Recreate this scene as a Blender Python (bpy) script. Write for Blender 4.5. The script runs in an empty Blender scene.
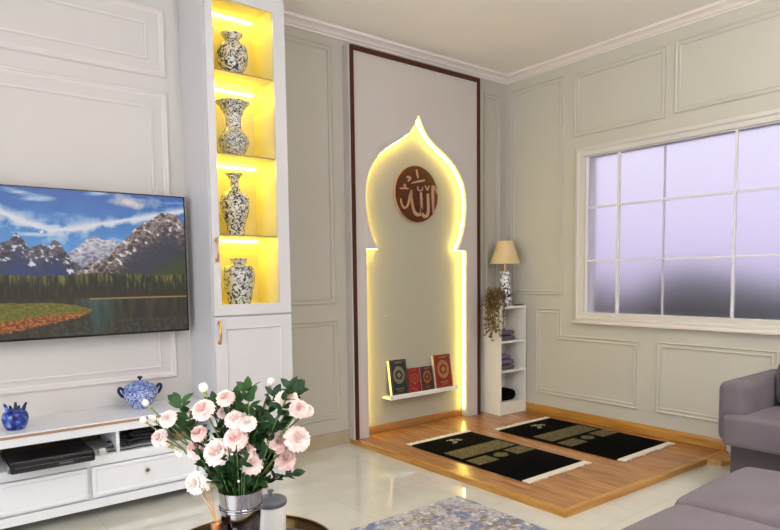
import bpy, bmesh, math, random
from mathutils import Vector, Matrix, noise
random.seed(7)
S = bpy.context.scene
COL = S.collection
PI = math.pi

# ------------------------------------------------------------------ materials
def lin(c):
    return tuple(((v/255)/12.92 if v/255 <= .04045 else ((v/255+.055)/1.055)**2.4) for v in c)

def mat(name, rgb, rough=.5, metal=0., spec=.5, var=0., vscale=8., bump=0., bscale=60., coat=0., sheen=0., trans=0.):
    m = bpy.data.materials.new(name); m.use_nodes = True
    nt = m.node_tree; b = nt.nodes['Principled BSDF']
    c = lin(rgb)
    b.inputs['Base Color'].default_value = (*c, 1)
    b.inputs['Roughness'].default_value = rough
    b.inputs['Metallic'].default_value = metal
    b.inputs['Specular IOR Level'].default_value = spec
    b.inputs['Coat Weight'].default_value = coat
    b.inputs['Sheen Weight'].default_value = sheen
    b.inputs['Transmission Weight'].default_value = trans
    if var or bump:
        tc = nt.nodes.new('ShaderNodeTexCoord')
    if var:
        n = nt.nodes.new('ShaderNodeTexNoise'); n.inputs['Scale'].default_value = vscale; n.inputs['Detail'].default_value = 5
        r = nt.nodes.new('ShaderNodeValToRGB')
        r.color_ramp.elements[0].position = .3; r.color_ramp.elements[1].position = .7
        r.color_ramp.elements[0].color = (*[v*(1-var) for v in c], 1)
        r.color_ramp.elements[1].color = (*[min(1, v*(1+var)) for v in c], 1)
        nt.links.new(tc.outputs['Object'], n.inputs['Vector']); nt.links.new(n.outputs['Fac'], r.inputs['Fac'])
        nt.links.new(r.outputs['Color'], b.inputs['Base Color'])
    if bump:
        n2 = nt.nodes.new('ShaderNodeTexNoise'); n2.inputs['Scale'].default_value = bscale; n2.inputs['Detail'].default_value = 4
        bp = nt.nodes.new('ShaderNodeBump'); bp.inputs['Strength'].default_value = bump; bp.inputs['Distance'].default_value = .01
        nt.links.new(tc.outputs['Object'], n2.inputs['Vector']); nt.links.new(n2.outputs['Fac'], bp.inputs['Height'])
        nt.links.new(bp.outputs['Normal'], b.inputs['Normal'])
    return m

def emit(name, rgb, strength):
    m = bpy.data.materials.new(name); m.use_nodes = True
    b = m.node_tree.nodes['Principled BSDF']
    b.inputs['Base Color'].default_value = (*rgb, 1)
    b.inputs['Emission Color'].default_value = (*rgb, 1)
    b.inputs['Emission Strength'].default_value = strength
    return m

def ramp_mat(name, stops, scale, rough=.5, kind='noise', detail=4, distort=0., stretch=(1, 1, 1), metal=0., coat=0., interp='LINEAR', bump=0.):
    """colours picked along a noise or cell texture in object space"""
    m = bpy.data.materials.new(name); m.use_nodes = True
    nt = m.node_tree; b = nt.nodes['Principled BSDF']
    b.inputs['Roughness'].default_value = rough; b.inputs['Metallic'].default_value = metal
    b.inputs['Coat Weight'].default_value = coat
    tc = nt.nodes.new('ShaderNodeTexCoord'); mp = nt.nodes.new('ShaderNodeMapping')
    mp.inputs['Scale'].default_value = stretch
    nt.links.new(tc.outputs['Object'], mp.inputs['Vector'])
    if kind == 'noise':
        t = nt.nodes.new('ShaderNodeTexNoise'); t.inputs['Detail'].default_value = detail; t.inputs['Distortion'].default_value = distort
        out = t.outputs['Fac']
    else:
        t = nt.nodes.new('ShaderNodeTexVoronoi'); t.feature = 'SMOOTH_F1' if kind == 'voro' else 'DISTANCE_TO_EDGE'
        out = t.outputs['Distance']
    t.inputs['Scale'].default_value = scale
    nt.links.new(mp.outputs['Vector'], t.inputs['Vector'])
    r = nt.nodes.new('ShaderNodeValToRGB'); cr = r.color_ramp; cr.interpolation = interp
    while len(cr.elements) < len(stops): cr.elements.new(.5)
    for e, (p, c) in zip(cr.elements, stops): e.position = p; e.color = (*lin(c), 1)
    nt.links.new(out, r.inputs['Fac']); nt.links.new(r.outputs['Color'], b.inputs['Base Color'])
    if bump:
        bp = nt.nodes.new('ShaderNodeBump'); bp.inputs['Strength'].default_value = bump; bp.inputs['Distance'].default_value = .01
        nt.links.new(out, bp.inputs['Height']); nt.links.new(bp.outputs['Normal'], b.inputs['Normal'])
    return m

def ceramic(name, dark, light, scale, band=0.):
    """white glaze with painted scrolls: thresholded distorted noise mixed with a cell pattern"""
    m = bpy.data.materials.new(name); m.use_nodes = True
    nt = m.node_tree; b = nt.nodes['Principled BSDF']; b.inputs['Roughness'].default_value = .18
    tc = nt.nodes.new('ShaderNodeTexCoord')
    n = nt.nodes.new('ShaderNodeTexNoise'); n.inputs['Scale'].default_value = scale; n.inputs['Detail'].default_value = 2.5; n.inputs['Distortion'].default_value = 2.4
    v = nt.nodes.new('ShaderNodeTexVoronoi'); v.feature = 'DISTANCE_TO_EDGE'; v.inputs['Scale'].default_value = scale*.75
    ad = nt.nodes.new('ShaderNodeMath'); ad.operation = 'MULTIPLY_ADD'; ad.inputs[1].default_value = .5
    nt.links.new(tc.outputs['Object'], n.inputs['Vector']); nt.links.new(tc.outputs['Object'], v.inputs['Vector'])
    nt.links.new(v.outputs['Distance'], ad.inputs[0]); nt.links.new(n.outputs['Fac'], ad.inputs[2])
    r = nt.nodes.new('ShaderNodeValToRGB'); cr = r.color_ramp
    cr.elements[0].position = .50+band; cr.elements[0].color = (*lin(dark), 1)
    cr.elements[1].position = .58+band; cr.elements[1].color = (*lin(light), 1)
    nt.links.new(ad.outputs[0], r.inputs['Fac']); nt.links.new(r.outputs['Color'], b.inputs['Base Color'])
    return m

M = {}
M['paint_cool'] = mat('cool white wall paint', (204, 200, 196), .55, var=.012, vscale=2)
M['paint_sage'] = mat('sage beige wall paint', (182, 178, 167), .6, var=.015, vscale=2)
M['paint_sage_b'] = mat('pale sage wall paint', (194, 191, 178), .6, var=.015, vscale=2)
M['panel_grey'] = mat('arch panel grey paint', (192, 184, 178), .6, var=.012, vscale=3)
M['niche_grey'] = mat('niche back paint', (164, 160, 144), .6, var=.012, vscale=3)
M['ceiling'] = mat('warm ceiling paint', (238, 232, 226), .8)
M['crown'] = mat('white crown plaster', (226, 216, 210), .5)
M['cab_white'] = mat('white lacquer', (208, 206, 207), .35)
M['console_white'] = mat('bright white lacquer', (226, 227, 230), .35)
M['cab_inner_lit'] = mat('cabinet lining tinted by light', (240, 228, 158), .5)  # yellow of the strip light is put into the lining colour
M['white'] = mat('matt white board', (226, 226, 222), .4)
M['shelf_cream'] = mat('cream white bookcase board', (232, 229, 218), .45)
M['brown_frame'] = mat('dark brown frame', (70, 34, 18), .6, spec=.25, var=.1)
M['back_shade'] = mat('shaded back board', (128, 112, 98), .7)  # shade inside the open console shelf, put into the colour
M['trim_white'] = mat('white panel moulding', (214, 207, 204), .5)
M['edge_brown'] = mat('tan shelf edge', (176, 150, 110), .5)
M['brown_edge'] = mat('brown wood edging', (160, 128, 100), .5)
M['black_gloss'] = mat('black gloss plastic', (14, 14, 16), .18)
M['black_matt'] = mat('black matt plastic', (24, 24, 26), .5)
M['silver'] = mat('polished steel', (176, 176, 182), .08, metal=1)
M['brass'] = mat('brushed brass', (214, 165, 95), .25, metal=1)
M['gold_dark'] = mat('antique gold metal', (140, 112, 62), .28, metal=1)
M['copper'] = mat('copper cap', (205, 140, 105), .3, metal=1)
M['smoked'] = mat('dark smoked table top', (52, 40, 34), .08)
M['grey_lid'] = mat('slate grey lid', (96, 98, 108), .4)
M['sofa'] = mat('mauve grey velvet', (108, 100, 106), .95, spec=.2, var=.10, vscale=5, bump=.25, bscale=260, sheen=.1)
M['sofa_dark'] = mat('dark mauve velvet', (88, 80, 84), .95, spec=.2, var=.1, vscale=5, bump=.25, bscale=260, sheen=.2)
M['black_cloth'] = mat('black velvet cloth', (7, 6, 7), 1, spec=.05)
M['fringe'] = mat('ivory cotton fringe', (232, 222, 204), .9, bump=.6, bscale=300)
M['mauve_cloth'] = mat('mauve folded cloth', (118, 100, 122), .9, var=.2, vscale=30)
M['plum_cloth'] = mat('plum grey folded cloth', (92, 80, 92), .9, var=.2, vscale=30)
M['disc_brown'] = mat('carved brown wood', (74, 42, 24), .75, spec=.2, var=.12, vscale=20)
M['disc_light'] = mat('rose gold lettering', (178, 134, 108), .6)
M['pages'] = mat('cream page block', (238, 228, 190), .8)
M['book_black'] = mat('black book cover', (26, 24, 26), .35)
M['book_red'] = mat('red book cover', (128, 18, 22), .35)
M['book_maroon'] = mat('dark maroon book cover', (52, 20, 26), .35)
M['gilt'] = ramp_mat('gilt ornament', [(.42, (110, 70, 36)), (.6, (196, 160, 92))], 180, .4, metal=.3)
M['gilt_pale'] = ramp_mat('pale gilt ornament', [(.42, (60, 56, 44)), (.6, (160, 152, 120))], 180, .4)
M['gilt_red'] = ramp_mat('gilt on red ornament', [(.42, (110, 34, 24)), (.6, (170, 110, 60))], 150, .4)
M['gold_weave'] = ramp_mat('gold embroidery', [(.40, (28, 24, 14)), (.53, (84, 74, 34)), (.64, (140, 128, 78))], 75, .7, detail=3, distort=1.5)
M['silver_weave'] = ramp_mat('pale embroidery', [(.44, (60, 56, 44)), (.56, (205, 198, 170))], 70, .7, detail=2)
M['rim_weave'] = mat('grey gold embroidered border', (84, 78, 56), .8)
M['stem'] = mat('green stem', (92, 118, 60), .5)
M['leaf'] = mat('dark glossy leaf', (26, 58, 24), .5, spec=.3, var=.35, vscale=25)
M['leaf2'] = mat('mid green leaf', (42, 76, 32), .5, spec=.3, var=.3, vscale=25)
M['sepal'] = mat('yellow green sepal', (150, 160, 84), .5)
M['petal'] = mat('pale pink petal', (250, 228, 222), .55, var=.06, vscale=30)
M['petal_deep'] = mat('blush pink petal', (248, 216, 210), .55, var=.08, vscale=30)
M['petal_white'] = mat('creamy white petal', (250, 240, 232), .55, var=.04, vscale=30)
M['dry_leaf'] = mat('olive brown foliage', (122, 98, 62), .7, var=.45, vscale=30)
M['reed'] = mat('reed stick', (196, 150, 100), .7)
M['shade'] = mat('cream fabric lampshade', (212, 190, 146), .8)
M['vase_ink'] = ceramic('white vase with black scrolls', (30, 30, 48), (232, 226, 214), 32, .0)
M['vase_fine'] = ceramic('white vase with fine grey scrolls', (52, 58, 92), (222, 220, 208), 56, -.01)
M['vase_blue'] = ceramic('white vase with navy branches', (28, 32, 66), (230, 226, 214), 44, .0)
M['vase_jar'] = ceramic('white jar with navy landscape', (44, 52, 84), (214, 214, 206), 24, -.02)
M['lamp_ink'] = ceramic('white porcelain with navy scrolls', (24, 30, 74), (238, 236, 236), 26, .01)
M['tureen'] = ceramic('white porcelain with blue painting', (46, 70, 144), (192, 204, 232), 60, .02)
M['tureen_lid'] = ceramic('pale blue painted lid', (58, 82, 150), (150, 170, 214), 45, .03)
M['navy'] = mat('navy glaze', (18, 24, 62), .2)
M['cobalt'] = ramp_mat('cobalt mottled glaze', [(.38, (14, 28, 92)), (.56, (34, 66, 158)), (.74, (140, 170, 224))], 34, .2)
M['hedge'] = mat('dark hedge foliage', (36, 38, 38), .9, var=.3, vscale=3)
M['ground_out'] = mat('dark ground outside', (44, 40, 50), .9)
M['fence_out'] = mat('brown boundary wall outside', (108, 98, 92), .9)
M['alu'] = mat('white aluminium', (224, 222, 226), .35)
M['led_warm'] = emit('warm yellow light strip', (1, .77, .15), 27)
M['led_cab'] = emit('yellow shelf light strip', (1, .80, .10), 30)
M['added_panel'] = emit('added ceiling panel glow', (1, .97, .93), 6)  # glow of the added ceiling panels

# wood laminate: plank seams along y and stretched grain
def wood():
    m = bpy.data.materials.new('oak laminate'); m.use_nodes = True
    nt = m.node_tree; b = nt.nodes['Principled BSDF']; L = nt.links
    b.inputs['Roughness'].default_value = .22
    tc = nt.nodes.new('ShaderNodeTexCoord')
    mp = nt.nodes.new('ShaderNodeMapping'); mp.inputs['Scale'].default_value = (16, 1.1, 16)
    L.new(tc.outputs['Object'], mp.inputs['Vector'])
    n = nt.nodes.new('ShaderNodeTexNoise'); n.inputs['Scale'].default_value = 2.4; n.inputs['Detail'].default_value = 7; n.inputs['Distortion'].default_value = .6
    L.new(mp.outputs['Vector'], n.inputs['Vector'])
    r = nt.nodes.new('ShaderNodeValToRGB')
    r.color_ramp.elements[0].position = .3; r.color_ramp.elements[0].color = (*lin((142, 92, 48)), 1)
    r.color_ramp.elements[1].position = .72; r.color_ramp.elements[1].color = (*lin((196, 142, 86)), 1)
    L.new(n.outputs['Fac'], r.inputs['Fac'])
    rot = nt.nodes.new('ShaderNodeMapping'); rot.inputs['Rotation'].default_value = (0, 0, PI/2)
    L.new(tc.outputs['Object'], rot.inputs['Vector'])
    br = nt.nodes.new('ShaderNodeTexBrick'); br.inputs['Scale'].default_value = 1
    br.inputs['Brick Width'].default_value = 1.2; br.inputs['Row Height'].default_value = .095
    br.inputs['Mortar Size'].default_value = .0012; br.inputs['Bias'].default_value = 0
    br.inputs['Color1'].default_value = (.86, .84, .8, 1); br.inputs['Color2'].default_value = (1, 1, 1, 1); br.inputs['Mortar'].default_value = (.4, .3, .22, 1)
    L.new(rot.outputs['Vector'], br.inputs['Vector'])
    mx = nt.nodes.new('ShaderNodeMix'); mx.data_type = 'RGBA'; mx.blend_type = 'MULTIPLY'; mx.inputs['Factor'].default_value = 1
    L.new(r.outputs['Color'], mx.inputs['A']); L.new(br.outputs['Color'], mx.inputs['B'])
    L.new(mx.outputs['Result'], b.inputs['Base Color'])
    return m
M['wood'] = wood()
M['wood_edge'] = ramp_mat('honey oak edging', [(.3, (160, 108, 42)), (.7, (198, 146, 70))], 3, .28, stretch=(12, 1, 12))
M['wood_edge_x'] = ramp_mat('honey oak edging along x', [(.3, (160, 108, 42)), (.7, (198, 146, 70))], 3, .28, stretch=(1, 12, 12))

def tiles():
    m = bpy.data.materials.new('polished cream tiles'); m.use_nodes = True
    nt = m.node_tree; b = nt.nodes['Principled BSDF']; L = nt.links
    b.inputs['Roughness'].default_value = .03
    b.inputs['IOR'].default_value = 1.75; b.inputs['Coat Weight'].default_value = .4; b.inputs['Coat Roughness'].default_value = .02
    tc = nt.nodes.new('ShaderNodeTexCoord')
    mp = nt.nodes.new('ShaderNodeMapping'); mp.inputs['Location'].default_value = (-.2, -.02, 0)
    L.new(tc.outputs['Object'], mp.inputs['Vector'])
    br = nt.nodes.new('ShaderNodeTexBrick'); br.offset = 0; br.inputs['Scale'].default_value = 1
    br.inputs['Brick Width'].default_value = .6; br.inputs['Row Height'].default_value = .6; br.inputs['Mortar Size'].default_value = .0018
    br.inputs['Color1'].default_value = (1, 1, 1, 1); br.inputs['Color2'].default_value = (.98, .98, .97, 1); br.inputs['Mortar'].default_value = (.78, .76, .73, 1)
    L.new(mp.outputs['Vector'], br.inputs['Vector'])
    n = nt.nodes.new('ShaderNodeTexNoise'); n.inputs['Scale'].default_value = 2.2; n.inputs['Detail'].default_value = 6; n.inputs['Distortion'].default_value = 1.2
    L.new(tc.outputs['Object'], n.inputs['Vector'])
    r = nt.nodes.new('ShaderNodeValToRGB')
    r.color_ramp.elements[0].position = .35; r.color_ramp.elements[0].color = (*lin((202, 200, 187)), 1)
    r.color_ramp.elements[1].position = .65; r.color_ramp.elements[1].color = (*lin((214, 212, 200)), 1)
    L.new(n.outputs['Fac'], r.inputs['Fac'])
    mx = nt.nodes.new('ShaderNodeMix'); mx.data_type = 'RGBA'; mx.blend_type = 'MULTIPLY'; mx.inputs['Factor'].default_value = 1
    L.new(r.outputs['Color'], mx.inputs['A']); L.new(br.outputs['Color'], mx.inputs['B'])
    L.new(mx.outputs['Result'], b.inputs['Base Color'])
    return m
M['tiles'] = tiles()

def carpet_mat():
    m = bpy.data.materials.new('faded abstract carpet'); m.use_nodes = True
    nt = m.node_tree; b = nt.nodes['Principled BSDF']; L = nt.links
    b.inputs['Roughness'].default_value = .95
    tc = nt.nodes.new('ShaderNodeTexCoord')
    def layer(scale, det, dist, lo, hi, seed):
        mp = nt.nodes.new('ShaderNodeMapping'); mp.inputs['Location'].default_value = (seed, seed*2, 0)
        L.new(tc.outputs['Object'], mp.inputs['Vector'])
        n = nt.nodes.new('ShaderNodeTexNoise'); n.inputs['Scale'].default_value = scale; n.inputs['Detail'].default_value = det; n.inputs['Distortion'].default_value = dist
        n.inputs['Roughness'].default_value = .72
        L.new(mp.outputs['Vector'], n.inputs['Vector'])
        r = nt.nodes.new('ShaderNodeMapRange'); r.inputs['From Min'].default_value = lo; r.inputs['From Max'].default_value = hi
        L.new(n.outputs['Fac'], r.inputs['Value']); return r.outputs['Result']
    cur = None; base = (172, 168, 168)
    for fac, colr in ((layer(6, 9, .8, .47, .56, 1), (104, 114, 146)), (layer(9, 9, 1, .52, .60, 7), (130, 112, 70)),
                      (layer(8, 9, 1, .56, .63, 13), (164, 146, 150)), (layer(45, 4, 0, .58, .64, 3), (110, 104, 96)),
                      (layer(22, 4, .5, .55, .62, 19), (206, 202, 200))):
        mx = nt.nodes.new('ShaderNodeMix'); mx.data_type = 'RGBA'
        L.new(fac, mx.inputs['Factor'])
        if cur is None: mx.inputs['A'].default_value = (*lin(base), 1)
        else: L.new(cur, mx.inputs['A'])
        mx.inputs['B'].default_value = (*lin(colr), 1)
        cur = mx.outputs['Result']
    L.new(cur, b.inputs['Base Color'])
    return m
M['carpet'] = carpet_mat()

def frosted():
    m = bpy.data.materials.new('frosted window glass'); m.use_nodes = True
    b = m.node_tree.nodes['Principled BSDF']
    b.inputs['Base Color'].default_value = (.97, .96, 1, 1); b.inputs['Roughness'].default_value = .45
    b.inputs['Transmission Weight'].default_value = 1; b.inputs['IOR'].default_value = 1.3
    return m
M['frosted'] = frosted()

def clear_glass():
    m = bpy.data.materials.new('clear cabinet glass'); m.use_nodes = True
    nt = m.node_tree; nt.nodes.clear()
    o = nt.nodes.new('ShaderNodeOutputMaterial'); t = nt.nodes.new('ShaderNodeBsdfTransparent'); g = nt.nodes.new('ShaderNodeBsdfGlossy')
    g.inputs['Roughness'].default_value = .02
    t.inputs['Color'].default_value = (.97, .97, .96, 1)
    x = nt.nodes.new('ShaderNodeMixShader'); x.inputs['Fac'].default_value = .008
    nt.links.new(t.outputs[0], x.inputs[1]); nt.links.new(g.outputs[0], x.inputs[2]); nt.links.new(x.outputs[0], o.inputs['Surface'])
    return m
M['clear'] = clear_glass()

def screen_mat():
    m = bpy.data.materials.new('lit television picture'); m.use_nodes = True
    nt = m.node_tree; b = nt.nodes['Principled BSDF']
    a = nt.nodes.new('ShaderNodeVertexColor'); a.layer_name = 'picture'
    b.inputs['Base Color'].default_value = (.01, .01, .01, 1); b.inputs['Roughness'].default_value = .3
    nt.links.new(a.outputs['Color'], b.inputs['Emission Color']); b.inputs['Emission Strength'].default_value = 1.0
    return m
M['screen'] = screen_mat()

# ------------------------------------------------------------------ mesh helpers
def box(bm, a, b):
    x0, y0, z0 = a; x1, y1, z1 = b
    v = [bm.verts.new(p) for p in ((x0,y0,z0),(x1,y0,z0),(x1,y1,z0),(x0,y1,z0),(x0,y0,z1),(x1,y0,z1),(x1,y1,z1),(x0,y1,z1))]
    for f in ((3,2,1,0),(4,5,6,7),(0,1,5,4),(1,2,6,5),(2,3,7,6),(3,0,4,7)): bm.faces.new([v[i] for i in f])

def rbox(bm, a, b, r=.02, seg=3):
    t = bmesh.new(); box(t, a, b)
    bmesh.ops.bevel(t, geom=t.edges[:], offset=r, segments=seg, profile=.5, affect='EDGES')
    me = bpy.data.meshes.new('tmp'); t.to_mesh(me); t.free(); bm.from_mesh(me); bpy.data.meshes.remove(me)

def lathe(bm, prof, n=32, o=(0, 0, 0), a0=0, cap=True):
    rings = []
    for r, z in prof:
        rings.append([bm.verts.new((o[0]+r*math.cos(a0+2*PI*i/n), o[1]+r*math.sin(a0+2*PI*i/n), o[2]+z)) for i in range(n)])
    for A, B in zip(rings, rings[1:]):
        for i in range(n): bm.faces.new((A[i], A[(i+1) % n], B[(i+1) % n], B[i]))
    if cap:
        bm.faces.new(rings[0][::-1]); bm.faces.new(rings[-1])

def tube(bm, pts, rad, n=8):
    pts = [Vector(p) for p in pts]; rr = rad if isinstance(rad, (list, tuple)) else [rad]*len(pts)
    rings = []; up = None
    for i, p in enumerate(pts):
        t = (pts[min(i+1, len(pts)-1)]-pts[max(i-1, 0)]).normalized()
        if up is None: up = Vector((0, 0, 1)) if abs(t.z) < .9 else Vector((1, 0, 0))
        s = t.cross(up).normalized(); up = s.cross(t).normalized()
        rings.append([bm.verts.new(p+(s*math.cos(2*PI*k/n)+up*math.sin(2*PI*k/n))*rr[i]) for k in range(n)])
    for A, B in zip(rings, rings[1:]):
        for k in range(n): bm.faces.new((A[k], A[(k+1) % n], B[(k+1) % n], B[k]))
    bm.faces.new(rings[0][::-1]); bm.faces.new(rings[-1])

def prism(bm, poly, d0, d1, plane='xz'):
    """extrude a 2D outline between depths d0 and d1"""
    f = {'xz': lambda p, d: (p[0], d, p[1]), 'yz': lambda p, d: (d, p[0], p[1]), 'xy': lambda p, d: (p[0], p[1], d)}[plane]
    A = [bm.verts.new(f(p, d0)) for p in poly]; B = [bm.verts.new(f(p, d1)) for p in poly]
    bm.faces.new(A); bm.faces.new(B[::-1]); n = len(poly)
    for i in range(n): bm.faces.new((A[i], B[i], B[(i+1) % n], A[(i+1) % n]))

def obj(name, bm, m, parent=None, smooth=True, loc=None):
    bmesh.ops.recalc_face_normals(bm, faces=bm.faces[:])
    me = bpy.data.meshes.new(name); bm.to_mesh(me); bm.free()
    me.materials.append(M[m] if isinstance(m, str) else m)
    if smooth:
        me.polygons.foreach_set('use_smooth', [True]*len(me.polygons))
        me.set_sharp_from_angle(angle=math.radians(38))
    o = bpy.data.objects.new(name, me); COL.objects.link(o)
    if parent: o.parent = parent
    if loc: o.location = loc
    return o

def tag(o, label, cat, group=None, kind=None):
    o['label'] = label; o['category'] = cat
    if group: o['group'] = group
    if kind: o['kind'] = kind
    return o

def thing(name, label, cat, loc=(0, 0, 0), group=None, rz=0):
    o = bpy.data.objects.new(name, None); COL.objects.link(o); o.location = loc; o.rotation_euler = (0, 0, rz)
    o.empty_display_size = .1
    return tag(o, label, cat, group)

def struct(name, bm, m, parent=None, smooth=False):
    o = obj(name, bm, m, parent, smooth)
    if parent is None: o['kind'] = 'structure'
    return o

def bxm(*boxes):
    bm = bmesh.new()
    for a, b in boxes: box(bm, a, b)
    return bm

def offset_poly(poly, d):
    """inset an outline by d with mitred corners"""
    n = len(poly); area = sum(poly[i][0]*poly[(i+1) % n][1]-poly[(i+1) % n][0]*poly[i][1] for i in range(n))
    s = 1 if area > 0 else -1; out = []
    for i in range(n):
        p0, p1, p2 = Vector(poly[i-1]), Vector(poly[i]), Vector(poly[(i+1) % n])
        e1 = (p1-p0).normalized(); e2 = (p2-p1).normalized()
        n1 = Vector((-e1.y, e1.x))*s; n2 = Vector((-e2.y, e2.x))*s
        m = (n1+n2); m = m/max(m.dot(n1), .2)
        out.append(tuple(p1+m*d))
    return out

PROF_THIN = [(0, 0), (0, .010), (.006, .014), (.012, .010), (.014, .004), (.030, .004), (.032, .009), (.038, .011), (.044, .007), (.044, 0)]
PROF_BOLD = [(0, 0), (0, .010), (.007, .016), (.015, .016), (.020, .010), (.030, .009), (.034, .005), (.040, .004), (.040, 0)]
PROF_LINE = [(0, 0), (0, .008), (.006, .011), (.014, .008), (.014, 0)]
def moulding(bm, poly, prof, wall, plane, out):
    """sweep a profile around an outline lying on the wall coordinate"""
    rings = []
    for d, h in prof:
        q = offset_poly(poly, d)
        rings.append([bm.verts.new((p[0], wall+out*h, p[1]) if plane == 'xz' else (wall+out*h, p[0], p[1])) for p in q])
    n = len(poly)
    for A, B in zip(rings, rings[1:]):
        for i in range(n): bm.faces.new((A[i], A[(i+1) % n], B[(i+1) % n], B[i]))
def rect(a0, b0, a1, b1): return [(a0, b0), (a1, b0), (a1, b1), (a0, b1)]

# ------------------------------------------------------------------ room shell
YA, XB, ZC = 4.13, 4.72, 3.262  # wall trim and window positions below were scaled about the camera onto these planes
XL, YBK = -2.3, -2.5
struct('floor', bxm(((XL-.1, YBK-.1, -.1), (XB+.1, YA+.1, 0))), 'tiles')
struct('ceiling', bxm(((XL-.1, YBK-.1, ZC), (XB+.15, YA+.1, ZC+.1))), 'ceiling')
struct('wall_television', bxm(((XL-.1, YA, 0), (1.80, YA+.1, ZC))), 'paint_cool')
struct('wall_back', bxm(((1.80, YA, 0), (XB+.1, YA+.1, ZC))), 'paint_sage')
WY0, WY1, WZ0, WZ1 = 1.03, 3.225, .99, 2.385
struct('wall_right', bxm(((XB, YBK-.1, 0), (XB+.15, WY0, ZC)), ((XB, WY1, 0), (XB+.15, YA, ZC)),
       ((XB, WY0, 0), (XB+.15, WY1, WZ0)), ((XB, WY0, WZ1), (XB+.15, WY1, ZC))), 'paint_sage_b')
struct('wall_front', bxm(((XL-.1, YBK-.1, 0), (XB+.1, YBK, ZC))), 'paint_cool')
# left wall with a tall daylight opening beside the viewer
struct('wall_left', bxm(((XL-.1, YBK, 0), (XL, -.6, ZC)), ((XL-.1, 2.2, 0), (XL, YA, ZC)), ((XL-.1, -.6, 0), (XL, 2.2, .3)), ((XL-.1, -.6, 2.6), (XL, 2.2, ZC))), 'paint_cool')

tn = 0
def trim(polys, wall, plane, out, m):
    global tn
    tn += 1
    bm = bmesh.new()
    for poly, prof in polys: moulding(bm, poly, prof, wall, plane, out)
    struct('trim_%d' % tn, bm, m, smooth=True)
# television wall panels
trim([(rect(-.02, 2.651, 1.416, 3.083), PROF_BOLD), (rect(.10, 2.75, 1.30, 2.98), PROF_LINE)], YA, 'xz', -1, 'trim_white')
trim([(rect(-.02, .70, 1.416, 2.557), PROF_BOLD), (rect(.09, .77, 1.315, 2.46), PROF_LINE)], YA, 'xz', -1, 'trim_white')
# back wall between the cabinet and the arch, and right of the arch
trim([(rect(1.95, 1.143, 2.70, 3.135), PROF_THIN)], YA, 'xz', -1, 'paint_sage')
trim([(rect(1.95, .22, 2.71, 1.012), PROF_THIN)], YA, 'xz', -1, 'paint_sage')
trim([(rect(4.40, 1.18, 4.62, 3.07), PROF_THIN)], YA, 'xz', -1, 'paint_sage')
# window wall panels
trim([(rect(3.457, 1.167, 4.07, 3.115), PROF_THIN)], XB, 'yz', -1, 'paint_sage_b')
trim([(rect(2.505, 2.552, 3.347, 3.097), PROF_THIN)], XB, 'yz', -1, 'paint_sage_b')
trim([(rect(1.25, 2.569, 2.446, 3.11), PROF_THIN)], XB, 'yz', -1, 'paint_sage_b')
trim([([(3.753, .233), (3.753, 1.04), (3.469, 1.04), (3.469, .80), (2.706, .80), (2.706, .233)], PROF_THIN)], XB, 'yz', -1, 'paint_sage_b')
trim([(rect(1.674, .237, 2.548, .806), PROF_THIN)], XB, 'yz', -1, 'paint_sage_b')
trim([(rect(.60, .237, 1.55, .806), PROF_THIN)], XB, 'yz', -1, 'paint_sage_b')
# crown mouldings (stepped profile)
def crown(axis):
    global tn
    tn += 1
    bm = bmesh.new()
    p = [(0, 3.196), (.012, 3.196), (.014, 3.208), (.030, 3.214), (.036, 3.226), (.052, 3.234), (.066, 3.240), (.080, 3.243), (.082, ZC), (0, ZC)]
    if axis == 'x': prism(bm, [(YA-a, z) for a, z in p], XL, XB, 'yz')
    else: prism(bm, [(XB-a, z) for a, z in p], YBK, YA-.0, 'xz')
    struct('trim_%d' % tn, bm, 'crown', smooth=True)
crown('x'); crown('y')
struct('baseboard_back', bxm(((2.073, YA-.014, 0), (2.797, YA, .11))), mat('beige stone skirting', (170, 156, 130), .2, var=.08, vscale=6))
bm = bmesh.new(); rbox(bm, (XB-.018, 2.0, .035), (XB, YA-.02, .118), .004, 2)
struct('baseboard_right', bm, 'wood_edge', smooth=True)
bm = bmesh.new(); rbox(bm, (2.955, YA-.018, .035), (4.078, YA, .10), .004, 2)
struct('baseboard_niche', bm, mat('brown oak skirting', (150, 104, 56), .4, var=.1), smooth=True)

# ------------------------------------------------------------------ window
fr = bmesh.new()
CY0, CY1, CZ0, CZ1 = .965, 3.32, .938, 2.449
moulding(fr, rect(CY0, CZ0, CY1, CZ1), [(0, 0), (0, .022), (.012, .030), (.030, .030), (.040, .018), (.075, .016), (.082, .004), (.082, 0)], XB, 'yz', -1)
win = struct('window_1', fr, mat('off white window casing', (208, 204, 196), .45), smooth=True)
GY0, GY1, GZ0, GZ1 = 1.06, 3.205, 1.012, 2.361
fb = bmesh.new()
for a, b in (((XB+.0, WY0, WZ0), (XB+.09, WY1, GZ0)), ((XB+.0, WY0, GZ1), (XB+.09, WY1, WZ1)), ((XB+.0, GY1, GZ0), (XB+.09, WY1, GZ1)), ((XB+.0, WY0, GZ0), (XB+.09, GY0, GZ1))): box(fb, a, b)
obj('window_frame', fb, 'alu', win, smooth=False)
sl = bmesh.new(); rbox(sl, (XB-.05, CY0-.02, .92), (XB, CY1+.01, .945), .006, 2); obj('window_sill', sl, 'crown', win)
for y, w, dx in ((2.912, .022, -.004), (1.990, .017, -.002)):
    obj('stile', bxm(((XB+dx, y-w/2, GZ0), (XB+.019, y+w/2, GZ1))), 'alu', win, smooth=False)
for y in (2.534, 1.52):
    obj('rear_stile', bxm(((XB+.032, y-.007, GZ0), (XB+.045, y+.007, GZ1))), 'alu', win, smooth=False)
for z in (1.927, 1.467):
    obj('glazing_bar', bxm(((XB+.002, GY0, z-.008), (XB+.017, GY1, z+.008))), 'alu', win, smooth=False)
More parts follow.
